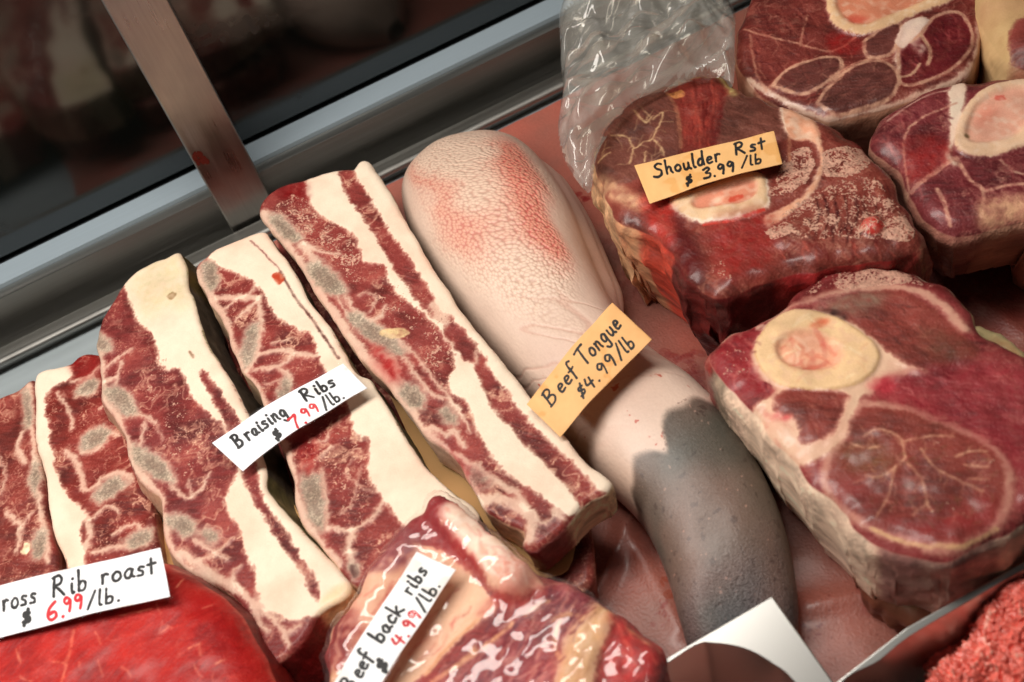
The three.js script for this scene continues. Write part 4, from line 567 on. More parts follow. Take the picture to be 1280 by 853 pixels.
// connective scraps under its front edge
cut({ name: 'gristle_scrap', label: 'greenish brown gristle scrap tucked under the webbed muscle roast', category: 'beef scrap', H: 0.028, D: 0.027, r: 0.01, seed: 32, cell: 0.0016, texel: 0.0005, base: 'fat', bodyName: 'gristle', fat: [104, 62, 46], fatPink: [136, 50, 40], lumps: 0.012, marbling: 0, sideColor: [110, 60, 44], outline: [[1066, 706], [1096, 716], [1130, 732], [1170, 740], [1190, 770], [1150, 776], [1118, 764], [1090, 744]], marks: [tintP([170, 50, 40, 0.8], oval(1104, 734, 30, 14, 1, 0.6), 4), tintP([84, 84, 46, 0.8], oval(1136, 752, 24, 12, 1, 0.4), 3)] });
// shank slab at the top
cut({
  name: 'shank_cut', label: 'wide shank cut with several dark muscle discs, behind the carded shoulder roast', category: 'beef shank', group: 'shank cuts behind the roasts',
  H: 0.105, D: 0.1, r: 0.01, tilt: [0.05, -0.12], taper: 0.05, seed: 8, rag: 0.0045, cell: 0.0017, marbling: 0.25, lean: [112, 34, 32], other: [104, 54, 48], sideColor: [176, 122, 96], sideMix: 0.7, wet: 0.4, warp: 0.0008,
  outline: [[917, 62], [928, 22], [946, -24], [1000, -60], [1120, -80], [1200, -50], [1228, 10], [1224, 66], [1204, 94], [1152, 118], [1092, 138], [1042, 149], [1006, 140], [962, 120], [926, 96]],
  marks: [
    { c: 'fat', line: [[930, 96], [966, 118], [1006, 138], [1042, 147], [1092, 136], [1152, 116], [1204, 92], [1224, 62], [1226, 10]], w: 9 },
    { c: 'other', part: 'muscle_disc', poly: [[966, 108], [984, 88], [1020, 74], [1048, 72], [1050, 88], [1030, 106], [1002, 118]] }, { c: 'other', part: 'muscle_disc', poly: [[1022, 130], [1044, 100], [1080, 78], [1110, 80], [1124, 100], [1112, 122], [1074, 136], [1044, 142]] }, { c: 'other', part: 'muscle_disc', poly: [[1080, 52], [1104, 36], [1126, 30], [1122, 56], [1108, 70], [1084, 70]] },
    tintP([98, 24, 30, 0.7], [[1122, 60], [1150, 44], [1170, 20], [1200, 16], [1216, 40], [1210, 66], [1180, 92], [1130, 106], [1124, 80]], 3),
    ...[[[930, 36], [950, 44], [1000, 56], [1040, 62], [1070, 44]], [[938, 44], [946, 90], [958, 112]], [[960, 110], [990, 84], [1030, 70], [1050, 74], [1054, 96], [1036, 112], [1024, 128]], [[1040, 98], [1076, 76], [1110, 76]], [[1000, 56], [1010, 20]]].flatMap((l, i) => veins([l], 20 + i, [196, 136, 112, 0.75], 3)),
    ...grain([[930, 30], [1030, 0], [1040, 60], [1000, 110], [940, 90]], 60, 0.9, 22, [[80, 22, 22, 0.5], [166, 84, 72, 0.4]], 2, 30, 1.2), ...grain([[1126, 60], [1190, 18], [1214, 50], [1140, 104]], 40, 0.9, 16, [[70, 16, 20, 0.5], [170, 84, 80, 0.4]], 2, 31, 1.5), ...grain([[970, 106], [1040, 76], [1110, 84], [1110, 120], [1040, 138]], 50, -0.4, 18, [[70, 36, 30, 0.5], [150, 92, 78, 0.35]], 2, 32, 0.6),
    tintL([204, 152, 126, 0.8], [[966, 108], [984, 88], [1020, 74], [1048, 72], [1050, 88], [1030, 106], [1002, 118], [966, 108]], 5), tintL([204, 152, 126, 0.8], [[1022, 130], [1044, 100], [1080, 78], [1110, 80], [1124, 100], [1112, 122], [1074, 136], [1044, 142], [1022, 130]], 5), tintL([204, 152, 126, 0.8], [[1080, 52], [1104, 36], [1126, 30], [1122, 56], [1108, 70], [1084, 70], [1080, 52]], 5), tintL([204, 152, 126, 0.8], [[1124, 60], [1150, 44], [1170, 20], [1200, 16], [1216, 40], [1210, 66], [1180, 92], [1130, 106], [1124, 80], [1124, 60]], 5),
    { c: 'fat', part: 'fat_seam', poly: [[1120, 52], [1130, 30], [1150, 22], [1162, 26], [1152, 44], [1160, 60], [1152, 72], [1140, 56], [1130, 66], [1126, 92], [1118, 76]] }, tintP([224, 194, 178, 0.8], [[1120, 52], [1130, 30], [1150, 22], [1162, 26], [1146, 44], [1130, 60]], 1.5),
    tintL([206, 160, 130, 0.85], [[1152, 44], [1164, 64], [1160, 80]], 5, 1), tintL([206, 160, 130, 0.85], [[1124, 96], [1140, 92], [1150, 80]], 4, 1), tintP([150, 24, 24, 0.5], [[1036, 42], [1060, 40], [1080, 56], [1062, 68], [1036, 62]], 4),
    { c: 'fat', part: 'marrow_bone', poly: [[1034, -10], [1036, 18], [1050, 36], [1078, 43], [1112, 34], [1150, 16], [1190, 0], [1200, -30], [1130, -60], [1050, -50]] }, tintP([226, 182, 140, 0.95], [[1034, -10], [1036, 18], [1050, 36], [1078, 43], [1112, 34], [1150, 16], [1190, 0], [1200, -30], [1130, -60], [1050, -50]]), { c: 'fat', part: 'bone_marrow', poly: [[1046, -10], [1048, 14], [1064, 28], [1084, 30], [1110, 20], [1150, 4], [1176, -14], [1130, -46], [1060, -40]] }, tintP([210, 128, 98, 0.95], [[1046, -10], [1048, 14], [1064, 28], [1084, 30], [1110, 20], [1150, 4], [1176, -14], [1130, -46], [1060, -40]], 3), tintP([190, 70, 54, 0.7], oval(1070, 24, 26, 8, 1, 0), 3),
  ],
});
// shank at the side
cut({
  name: 'shank_cut', label: 'shank cut with a large oval marrow bone above the bare stained paper', category: 'beef shank', group: 'shank cuts behind the roasts',
  H: 0.1, D: 0.07, r: 0.014, tilt: [0.04, -0.1], taper: 0.25, seed: 9, rag: 0.0045, cell: 0.0016, marbling: 0.3, lean: [116, 34, 40], leanPale: [160, 80, 84], sideColor: [206, 156, 128], sideMix: 0.6, wet: 0.4, warp: 0.0008,
  outline: [[1080, 176], [1100, 142], [1140, 116], [1188, 98], [1260, 90], [1310, 96], [1330, 180], [1310, 262], [1270, 274], [1220, 288], [1184, 290], [1156, 276], [1144, 246], [1116, 208]],
  marks: [
    { c: 'fat', poly: [[1188, 100], [1206, 100], [1206, 130], [1196, 160], [1190, 196], [1200, 206], [1180, 202], [1186, 170]] }, tintL([190, 140, 128, 0.85], [[1186, 112], [1150, 122], [1110, 150]], 4, 1), tintL([196, 140, 120, 0.9], [[1196, 130], [1150, 150], [1130, 176], [1136, 236]], 3, 0.8), tintL([208, 150, 128, 0.9], [[1192, 200], [1160, 222], [1140, 236]], 6, 1.5), tintL([208, 150, 128, 0.9], [[1196, 198], [1214, 226], [1230, 240], [1226, 270]], 5, 1), tintL([208, 150, 128, 0.9], [[1172, 236], [1180, 254], [1188, 280]], 5, 1), tintL([208, 150, 128, 0.9], [[1230, 240], [1262, 232], [1300, 230]], 4, 1), tintL([208, 160, 136, 0.8], [[1250, 200], [1266, 214], [1290, 220]], 3, 1), ...grain([[1090, 170], [1186, 110], [1180, 200], [1150, 236]], 60, 0.9, 20, [[84, 20, 26, 0.5], [172, 90, 86, 0.4]], 2, 33, 1), ...grain([[1150, 240], [1220, 210], [1300, 200], [1300, 250], [1190, 284]], 60, 0.8, 16, [[84, 20, 26, 0.5], [182, 100, 96, 0.4]], 2, 34, 1.4), tintP([140, 34, 32, 0.6], [[1130, 176], [1170, 170], [1190, 196], [1150, 226], [1136, 220]], 4),
    tintP([222, 168, 132, 0.8], [[1226, 252], [1300, 244], [1310, 264], [1270, 276], [1230, 284]], 4),
    { c: 'fat', part: 'marrow_bone', poly: [[1193, 176], [1202, 144], [1224, 116], [1252, 104], [1290, 100], [1304, 140], [1290, 176], [1256, 192], [1222, 196], [1200, 190]] }, tintP([228, 188, 154, 0.95], [[1193, 176], [1202, 144], [1224, 116], [1252, 104], [1290, 100], [1304, 140], [1290, 176], [1256, 192], [1222, 196], [1200, 190]]), { c: 'fat', part: 'bone_marrow', poly: [[1208, 164], [1222, 132], [1252, 114], [1284, 112], [1290, 140], [1270, 168], [1240, 178], [1214, 178]] }, tintP([224, 160, 138, 0.85], [[1208, 164], [1222, 132], [1252, 114], [1284, 112], [1290, 140], [1270, 168], [1240, 178], [1214, 178]], 3), tintP([206, 84, 70, 0.8], oval(1250, 123, 14, 7, 1, 0), 1.5), tintP([206, 110, 92, 0.5], oval(1234, 146, 30, 16, 1, -0.8), 5), tintP([120, 96, 66, 0.9], oval(1209, 171, 7, 6, 1, 0)),
  ],
});
// pieces cut by the frame
cut({ name: 'shank_cut', label: 'pale fat covered shank end behind the two shank cuts', category: 'beef shank', group: 'shank cuts behind the roasts', H: 0.115, D: 0.11, r: 0.025, seed: 10, cell: 0.0025, texel: 0.0007, base: 'fat', bodyName: 'fat_cover', fat: [206, 170, 120], fatPink: [190, 140, 104], lumps: 0.004, marbling: 0.3, sideColor: [196, 160, 116], outline: [[1210, -30], [1250, -50], [1340, -40], [1400, 0], [1380, 60], [1320, 80], [1262, 70], [1228, 30]], marks: [{ c: 'lean', part: 'lean_meat', poly: [[1262, 40], [1282, 20], [1340, 0], [1390, 20], [1370, 60], [1310, 78], [1268, 74]] }] });
cut({ name: 'meat_trimming', label: 'small pink trimming lying on the stained paper past the big roast', category: 'beef scrap', H: 0.04, D: 0.039, r: 0.015, seed: 12, cell: 0.0025, texel: 0.0007, base: 'fat', bodyName: 'trimming', fat: [226, 178, 150], fatPink: [206, 120, 104], lumps: 0.003, marbling: 0.3, sideColor: [200, 140, 120], outline: [[1264, 292], [1276, 276], [1310, 268], [1340, 290], [1330, 330], [1290, 324], [1270, 312]] });

// ---------------------------------------------------------------- red cross rib roast
cut({
  name: 'rib_roast', label: 'smooth glossy red rib roast under a white price card', category: 'beef roast',
  H: 0.094, D: 0.092, r: 0.034, taper: 0.05, seed: 13, cell: 0.0016, marbling: 0.16, lean: [164, 20, 20], leanDark: [122, 12, 14], leanPale: [184, 48, 38], marble: [214, 130, 104], sideColor: [120, 20, 20], sideMix: 0.6, wet: 0.25, coatRough: 0.3, rough: 0.46, bumpScale: 0.001, fibre: -0.5, lumps: 0.002, warp: 0.0007,
  outline: [[-90, 730], [-20, 708], [60, 694], [130, 682], [190, 682], [250, 706], [300, 752], [334, 806], [346, 860], [340, 930], [200, 980], [-80, 980]],
  marks: [
    ...[[[225, 712], [218, 730]], [[92, 790], [84, 830], [76, 853]], [[84, 830], [66, 828]], [[120, 790], [126, 806]], [[122, 826], [128, 846]], [[20, 812], [26, 830]], [[210, 784], [200, 792]], [[236, 812], [250, 806]], [[262, 748], [250, 756]], [[150, 770], [190, 762]], [[270, 830], [280, 824]]].map((l, i) => tintL([222, 138, 106, 0.85], l, i === 1 ? 4 : 2.2, 0.5)),
    ...grain([[0, 760], [180, 740], [300, 790], [330, 850], [0, 853]], 90, -0.5, 34, [[196, 60, 48, 0.4], [128, 14, 16, 0.45], [120, 14, 16, 0.4]], 2, 35, 0.5), ...grain([[20, 790], [200, 760], [300, 800], [280, 853], [30, 853]], 12, 0.9, 16, [[222, 140, 112, 0.6]], 1.8, 36, 2), tintL([120, 90, 70, 0.8], [[60, 694], [130, 683], [190, 683]], 5, 2), tintL([206, 150, 120, 0.5], [[190, 682], [250, 706], [300, 752], [334, 806], [346, 860]], 5, 2),
    { side: [190, 140, 100, 0.6], line: [[-20, 708], [60, 694], [130, 682], [190, 682]], w: 14 }, { side: [96, 20, 18, 0.9], line: [[250, 706], [300, 752], [334, 806], [346, 860]], w: 14 }, tintP([190, 40, 32, 0.5], [[20, 800], [160, 780], [220, 820], [120, 860], [20, 860]], 20), tintP([150, 16, 18, 0.5], [[220, 720], [300, 770], [320, 830], [260, 800]], 12),
  ],
});
// ---------------------------------------------------------------- back ribs in their tray of film
cut({
  name: 'back_ribs', label: 'film wrapped back ribs, one white rib bone showing, beside the tray', category: 'beef ribs',
  H: 0.082, D: 0.08, r: 0.016, taper: 0.08, seed: 14, rag: 0.0045, cell: 0.0015, marbling: 0.35, lean: [152, 44, 46], leanPale: [194, 108, 100], fat: [236, 190, 158], fatPink: [228, 160, 134], sideColor: [130, 30, 32], sideMix: 0.6, crease: 0.45, wrap: [[360, 840], [430, 730], [546, 600], [640, 690], [700, 716], [840, 812], [800, 940], [430, 960]], wet: 0.12, coatRough: 0.25, rough: 0.48, lumps: 0.0035, sideLumps: 0.004,
  outline: [[392, 830], [400, 780], [430, 742], [452, 706], [486, 668], [520, 634], [546, 616], [570, 628], [596, 650], [630, 684], [664, 706], [706, 716], [748, 742], [790, 776], [832, 812], [820, 860], [740, 920], [560, 940], [430, 920]],
  marks: [
    { c: 'fat', poly: [[440, 740], [470, 690], [520, 680], [560, 690], [600, 730], [620, 760], [590, 790], [540, 830], [480, 880], [420, 880], [404, 820]] },
    tintP([132, 62, 66, 0.75], [[456, 704], [484, 672], [520, 652], [524, 690], [500, 710], [468, 716]], 4), tintP([132, 24, 28, 0.85], [[510, 646], [540, 622], [562, 630], [580, 660], [570, 690], [540, 680], [516, 664]], 4), tintP([150, 22, 24, 0.8], [[560, 660], [590, 690], [616, 740], [600, 720], [572, 700]], 4),
    tintP([130, 28, 30, 0.7], [[396, 800], [420, 760], [450, 770], [440, 830], [410, 860]], 6), tintP([220, 170, 130, 0.8], [[392, 860], [410, 836], [430, 850], [440, 900], [400, 900]], 3),
    { relief: -5, poly: [[520, 700], [600, 740], [560, 820], [480, 880], [430, 840]], blur: 8 },
    { relief: 7.5, line: [[556, 634], [586, 664], [640, 726]], w: 40, blur: 6 },
    { c: 'fat', part: 'rib_bone_end', poly: [[548, 640], [566, 634], [590, 650], [620, 680], [668, 716], [676, 736], [650, 752], [622, 744], [600, 716], [576, 690], [556, 664]] }, tintP([244, 214, 194, 0.95], [[552, 642], [566, 638], [590, 656], [618, 684], [660, 716], [656, 738], [630, 738], [604, 710], [580, 684], [560, 662]], 3), tintP([232, 150, 130, 0.7], [[630, 700], [672, 714], [676, 738], [650, 750], [626, 744]], 5), tintL([176, 26, 26, 0.85], [[560, 628], [590, 646], [612, 672]], 7, 2.5), tintL([160, 30, 30, 0.8], [[620, 748], [650, 756], [680, 738]], 7, 3),
    tintL([186, 70, 60, 0.7], [[600, 770], [620, 756], [680, 746]], 8, 4),
    { c: 'lean', poly: [[610, 770], [650, 754], [700, 726], [748, 744], [744, 790], [720, 830], [690, 900], [540, 930], [560, 840], [590, 800]] }, tintP([126, 54, 72, 0.5], [[680, 740], [712, 728], [748, 748], [736, 780], [700, 790]], 8), tintP([132, 40, 54, 0.45], [[600, 800], [680, 780], [710, 830], [660, 880], [580, 870]], 12),
    ...[[[598, 776], [560, 808], [530, 840]], [[640, 780], [606, 812], [570, 836]], [[596, 812], [566, 838], [540, 852]], [[656, 768], [670, 758], [684, 752]], [[700, 770], [694, 806], [700, 826]], [[690, 776], [716, 768], [730, 776]]].map((l) => tintL([222, 158, 118, 0.85], l, 5, 1)),
    { c: 'fat', part: 'fat_flap', poly: [[748, 740], [766, 752], [764, 790], [748, 830], [742, 880], [700, 890], [694, 850], [706, 800], [728, 770]] }, tintP([232, 176, 124, 0.7], [[748, 742], [764, 754], [760, 790], [744, 830], [736, 880], [704, 880], [700, 850], [712, 800], [732, 770]], 4), { relief: 3, poly: [[748, 742], [764, 754], [760, 790], [744, 830], [736, 880], [704, 880], [700, 850], [712, 800], [732, 770]], blur: 5 },
    tintP([206, 48, 46, 0.75], [[768, 760], [800, 786], [830, 814], [818, 850], [770, 880], [752, 850], [766, 800]], 6), tintL([226, 160, 110, 0.7], [[790, 780], [832, 814]], 5, 2),
    ...grain([[620, 770], [700, 736], [744, 760], [700, 850], [560, 860]], 120, 2.3, 30, [[112, 20, 30, 0.5], [206, 120, 110, 0.4], [226, 164, 140, 0.4], [96, 30, 48, 0.4]], 2.4, 40, 0.7), ...grain([[770, 764], [828, 812], [780, 870], [756, 840]], 50, 0.9, 22, [[224, 96, 80, 0.5], [170, 26, 28, 0.5]], 2.4, 41, 0.6), ...grain([[440, 750], [520, 690], [600, 740], [540, 820], [440, 860]], 60, 2.2, 26, [[240, 208, 180, 0.45], [206, 110, 94, 0.4], [186, 60, 56, 0.35]], 2.4, 42, 0.8), ...grain([[556, 644], [640, 700], [660, 736], [610, 716]], 40, 0.8, 20, [[248, 222, 204, 0.5], [222, 130, 112, 0.45]], 2, 43, 0.5), ...grain([[712, 800], [760, 756], [744, 840], [710, 870]], 24, 2, 26, [[244, 204, 164, 0.5], [206, 140, 98, 0.4]], 2.4, 44, 0.5),
    { side: [188, 40, 42, 0.85], line: [[760, 750], [790, 776], [832, 812]], w: 16 }, { side: [136, 60, 90, 0.8], line: [[690, 712], [748, 742]], w: 14 }, { side: [222, 166, 130, 0.85], line: [[400, 790], [430, 742], [452, 706]], w: 16 }, { side: [150, 34, 34, 0.8], line: [[500, 650], [546, 616], [600, 652]], w: 14 },
  ],
});

// ---------------------------------------------------------------- hand lettered price cards
const GL = {                                             // pen strokes in a box: x 0..1, baseline y 0, x-height 0.5, capitals 1
  B: [1.0, [[.2, 1], [.18, .5], [.14, 0]], [[.1, .95], [.45, 1], [.62, .82], [.5, .62], [.22, .52], [.55, .48], [.68, .25], [.5, .03], [.08, .02]]],
  R: [.95, [[.2, .98], [.17, .5], [.14, 0]], [[.1, .92], [.45, 1], [.62, .8], [.5, .58], [.22, .5], [.45, .3], [.72, 0]]],
  C: [.9, [[.7, .85], [.5, 1], [.2, .75], [.12, .35], [.3, .02], [.7, .12]]],
  T: [.85, [[.02, .92], [.4, .98], [.85, 1]], [[.45, .98], [.4, .5], [.36, 0]]],
  S: [.85, [[.75, .9], [.5, 1], [.25, .85], [.35, .62], [.65, .42], [.6, .1], [.3, 0], [0, .1]]],
  r: [.5, [[.1, .5], [.12, .25], [.1, 0]], [[.1, .3], [.25, .5], [.42, .46]]],
  a: [.62, [[.5, .42], [.3, .5], [.1, .3], [.14, .06], [.35, .04], [.48, .4], [.46, .12], [.6, .02]]],
  i: [.3, [[.14, .5], [.12, .25], [.14, 0], [.24, .04]], [[.18, .72], [.19, .75]]],
  s: [.52, [[.42, .46], [.22, .5], [.14, .36], [.36, .22], [.34, .04], [.06, .03]]],
  n: [.62, [[.1, .5], [.12, .25], [.1, 0]], [[.11, .3], [.3, .5], [.44, .4], [.42, .15], [.5, 0]]],
  g: [.62, [[.48, .42], [.3, .5], [.1, .32], [.16, .06], [.36, .08], [.48, .42], [.46, 0], [.4, -.34], [.2, -.38], [.06, -.24]]],
  b: [.62, [[.14, 1], [.12, .5], [.12, .02]], [[.12, .3], [.3, .46], [.48, .36], [.46, .1], [.28, 0], [.12, .08]]],
  o: [.58, [[.3, .5], [.1, .34], [.12, .08], [.32, .01], [.5, .18], [.44, .44], [.26, .5]]],
  t: [.5, [[.24, .85], [.22, .4], [.22, 0]], [[.02, .52], [.25, .54], [.48, .56]]],
  e: [.55, [[.1, .26], [.42, .32], [.4, .48], [.2, .48], [.08, .24], [.18, .02], [.46, .06]]],
  f: [.48, [[.46, .94], [.3, 1], [.2, .8], [.2, .3], [.16, -.1]], [[.02, .5], [.22, .5], [.42, .54]]],
  c: [.5, [[.44, .42], [.28, .5], [.1, .3], [.16, .03], [.44, .08]]],
  k: [.6, [[.12, 1], [.12, .5], [.1, 0]], [[.48, .5], [.16, .22], [.3, .14], [.56, 0]]],
  u: [.62, [[.1, .5], [.1, .15], [.25, .02], [.42, .2], [.46, .5], [.46, .14], [.58, .02]]],
  h: [.62, [[.14, 1], [.12, .5], [.1, 0]], [[.11, .28], [.3, .48], [.42, .38], [.42, .15], [.5, 0]]],
  l: [.3, [[.16, 1], [.12, .5], [.12, .08], [.24, .02]]],
  d: [.64, [[.46, .4], [.28, .48], [.1, .28], [.16, .04], [.36, .06], [.46, .3]], [[.52, 1], [.48, .5], [.5, .02]]],
  $: [.6, [[.5, .7], [.25, .74], [.2, .56], [.45, .42], [.4, .22], [.1, .2]], [[.48, .92], [.3, .45], [.12, 0]]],
  '/': [.55, [[.5, 1], [.3, .5], [.05, -.08]]],
  '.': [.28, [[.1, .02], [.12, .04]]],
  1: [.35, [[.2, .9], [.16, .5], [.12, 0]]], 3: [.62, [[.1, .85], [.4, .95], [.5, .75], [.25, .52], [.52, .35], [.42, .05], [.05, .05]]],
  4: [.66, [[.2, .9], [.1, .45], [.56, .42]], [[.46, .8], [.42, .4], [.4, 0]]],
  6: [.66, [[.5, .92], [.2, .6], [.1, .22], [.28, 0], [.52, .14], [.44, .4], [.16, .3]]],
  7: [.62, [[.05, .88], [.35, .9], [.58, .95], [.4, .5], [.28, 0]]],
  9: [.6, [[.48, .75], [.26, .92], [.1, .68], [.26, .5], [.48, .72], [.46, .35], [.38, 0]]],
  y: [.6, [[.1, .5], [.3, .2]], [[.5, .5], [.2, -.3]]],
};
function write(g, text, x, x1, y, size, pen, color, seed, slant = 0.12, gap = 0.08) {   // fitted between x and x1
  let sum = 0; for (const ch of text) sum += ch === ' ' ? 0.42 : GL[ch][0] + gap; const kw = (x1 - x) / (sum * size);
  const r = rng(seed); g.strokeStyle = color; g.lineCap = g.lineJoin = 'round';
  for (const ch of text) {
    if (ch === ' ') { x += size * 0.42 * kw; continue; }
    const q = GL[ch], jy = (r() - 0.5) * 0.05 * size, js = 1 + (r() - 0.5) * 0.1;
    for (const st of q.slice(1)) {
      const pts = smooth(st.map(([a, b]) => [x + (a * kw + b * slant) * size * js + (r() - 0.5) * size * 0.02, y - b * size * js + jy]), false, 8);
      for (let k = 1; k < pts.length; k++) { g.lineWidth = pen * 1.2 * (0.82 + 0.32 * noise(k * 0.25 + seed, x * 0.1)); g.beginPath(); g.moveTo(...pts[k - 1]); g.lineTo(...pts[k]); g.stroke(); }
    }
    x += (q[0] + gap) * size * kw;
  }
  return x;
}
// corners: start of the lettering's bottom edge, its end, top end, top start, in photo px with the height of each above the deck
function card(label, corners, paper, draw, bow, sleeve, ratio) {
  const Q = corners.map(([x, y, h]) => at(x, y, h)), c = Q.reduce((s, p) => s.add(p), V3(0, 0, 0)).multiplyScalar(0.25), N = 40, M = 10;
  const w = 1100, h = Math.round(w / ratio), cv = document.createElement('canvas'); cv.width = w; cv.height = h; const g = cv.getContext('2d'); g.fillStyle = paper; g.fillRect(0, 0, w, h); draw(g, w, h);
  const im = g.getImageData(0, 0, w, h); for (let k = 0; k < im.data.length; k += 4) { const i = (k / 4) % w, j = Math.floor(k / 4 / w), n = (noise(i * 0.4, j * 0.4) - 0.5) * 7 + (fbm(i * 0.012, j * 0.012, 3) - 0.5) * 14, gr = sstep(0.66, 0.74, fbm(i * 0.007 + c.x * 40, j * 0.007 + c.z * 40, 3)) * 16; for (let e = 0; e < 3; e++) im.data[k + e] = clamp(im.data[k + e] + n - gr * (0.5 + e * 0.4), 0, 255); } g.putImageData(im, 0, 0);
  const tex = new THREE.CanvasTexture(cv); tex.colorSpace = THREE.SRGBColorSpace; tex.anisotropy = 8;
  const root = thing('price_card', label, 'price tag', c), up = Q[1].clone().sub(Q[0]).cross(Q[3].clone().sub(Q[0])).normalize();
  const grid = (grow, lift, thick) => {
    const pos = [], uv = [], idx = [], at2 = (u, v, dn) => { const p = Q[0].clone().lerp(Q[1], u).lerp(Q[3].clone().lerp(Q[2], u), v); return p.addScaledVector(up, bow * 4 * u * (1 - u) + lift + dn + 0.0018 * (noise(u * 4 + c.x * 90, v * 2) - 0.5) + 0.0022 * sstep(0.75, 1, u) * v).sub(c); };
    for (const dn of [0, -thick]) for (let j = 0; j <= M; j++) for (let i = 0; i <= N; i++) { const u = i / N * (1 + 2 * grow) - grow, v = j / M * (1 + 2 * grow * ratio) - grow * ratio, p = at2(u, v, dn); pos.push(p.x, p.y, p.z); uv.push(i / N, j / M); }
    const K = (N + 1) * (M + 1), q = (a, b, d, e) => idx.push(a, b, d, a, d, e);
    for (let j = 0; j < M; j++) for (let i = 0; i < N; i++) { const k = j * (N + 1) + i; q(k, k + 1, k + N + 2, k + N + 1); q(K + k, K + k + N + 1, K + k + N + 2, K + k + 1); }
    for (let i = 0; i < N; i++) { q(i, K + i, K + i + 1, i + 1); const k = M * (N + 1) + i; q(k, k + 1, K + k + 1, K + k); }
    for (let j = 0; j < M; j++) { const k = j * (N + 1); q(k, k + N + 1, K + k + N + 1, K + k); q(k + N, K + k + N, K + k + 2 * N + 1, k + 2 * N + 1); }
    const geo = new THREE.BufferGeometry(); geo.setAttribute('position', new THREE.Float32BufferAttribute(pos, 3)); geo.setAttribute('uv', new THREE.Float32BufferAttribute(uv, 2)); geo.setIndex(idx); geo.computeVertexNormals(); return geo;
  };
  part('card', grid(0, 0, 0.0005), new THREE.MeshPhysicalMaterial({ map: tex, roughness: 0.62, side: THREE.DoubleSide }), root);
  if (sleeve) part('plastic_sleeve', grid(0.014, 0.0006, 0.00015), new THREE.MeshPhysicalMaterial({ color: 0xffffff, transmission: 1, thickness: 0, roughness: 0.08, ior: 1.4, specularIntensity: 0.35, side: THREE.DoubleSide }), root);
  return root;
}
const INK = 'rgb(24,22,24)', RED = 'rgb(200,20,34)';
card('white card lettered braising ribs lying across two rib strips', [[303, 589, 0.079], [459, 486, 0.081], [430, 457, 0.081], [265, 554, 0.079]], 'rgb(240,240,246)', (g, w, h) => { write(g, 'Braising', 95, 545, h * 0.5, 100, 16, INK, 3, 0.16); write(g, 'Ribs', 690, 960, h * 0.46, 100, 16, INK, 4, 0.16); write(g, '$', 330, 400, h * 0.95, 80, 20, INK, 5); write(g, '7.', 480, 610, h * 0.97, 104, 14, RED, 6, 0.2); write(g, '99', 600, 740, h * 0.86, 76, 13, RED, 7, 0.1); write(g, '/lb.', 755, 940, h * 0.93, 88, 14, INK, 8); }, 0.004, true, 4.2);
card('white card lettered cross rib roast on the glossy red roast', [[-26, 806, 0.096], [212, 746, 0.104], [202, 687, 0.106], [-40, 743, 0.098]], 'rgb(244,243,248)', (g, w, h) => { write(g, 'Cross', 90, 395, h * 0.52, 104, 14, INK, 13, 0.14); write(g, 'Rib', 470, 680, h * 0.5, 112, 14, INK, 14, 0.14); write(g, 'roast', 745, 1065, h * 0.46, 100, 14, INK, 19, 0.14); write(g, '$', 270, 340, h * 0.9, 84, 19, INK, 15); write(g, '6.', 410, 540, h * 0.92, 100, 15, RED, 16, 0.2); write(g, '99', 520, 640, h * 0.84, 84, 14, RED, 17, 0.1); write(g, '/lb.', 650, 850, h * 0.88, 88, 13, INK, 18); }, 0.003, true, 4.0);
card('white card lettered beef back ribs on the film wrapped ribs', [[446, 906, 0.088], [570, 713, 0.09], [522, 692, 0.09], [398, 884, 0.088]], 'rgb(246,246,248)', (g, w, h) => { write(g, 'Beef', 150, 400, h * 0.52, 104, 16, INK, 23, 0.12); write(g, 'back', 480, 740, h * 0.5, 100, 16, INK, 24, 0.12); write(g, 'ribs', 830, 1030, h * 0.46, 92, 15, INK, 29, 0.12); write(g, '$', 330, 400, h * 0.95, 84, 22, INK, 25); write(g, '4.', 500, 620, h * 0.95, 84, 13, RED, 26, 0.2); write(g, '99', 630, 760, h * 0.92, 76, 14, RED, 27, 0.1); write(g, '/lb.', 770, 980, h * 0.92, 84, 14, INK, 28); }, 0.002, true, 4.2);
card('orange card lettered beef tongue laid across the tongue', [[700, 546, 0.078], [815, 425, 0.087], [766, 380, 0.09], [658, 505, 0.08]], 'rgb(238,180,116)', (g, w, h) => { write(g, 'Beef', 110, 480, h * 0.46, 138, 17, INK, 33, 0.1); write(g, 'Tongue', 540, 1020, h * 0.44, 138, 17, INK, 36, 0.1); write(g, '$4.99', 330, 770, h * 0.86, 112, 16, INK, 34, 0.14); write(g, '/lb', 790, 985, h * 0.86, 112, 16, INK, 35, 0.14); }, 0.003, false, 2.6);
card('orange card lettered shoulder roast price on the shoulder roast', [[812, 254, 0.114], [978, 204, 0.118], [968, 167, 0.118], [793, 207, 0.114]], 'rgb(238,184,120)', (g, w, h) => { write(g, 'Shoulder', 110, 660, h * 0.46, 100, 16, INK, 43, 0.14); write(g, 'Rst', 760, 1020, h * 0.42, 100, 16, INK, 47, 0.14); write(g, '$', 320, 400, h * 0.9, 84, 16, INK, 44); write(g, '3.99', 470, 740, h * 0.88, 84, 16, INK, 45, 0.14); write(g, '/lb', 780, 960, h * 0.84, 80, 14, INK, 46, 0.2); }, 0.002, false, 4.1);

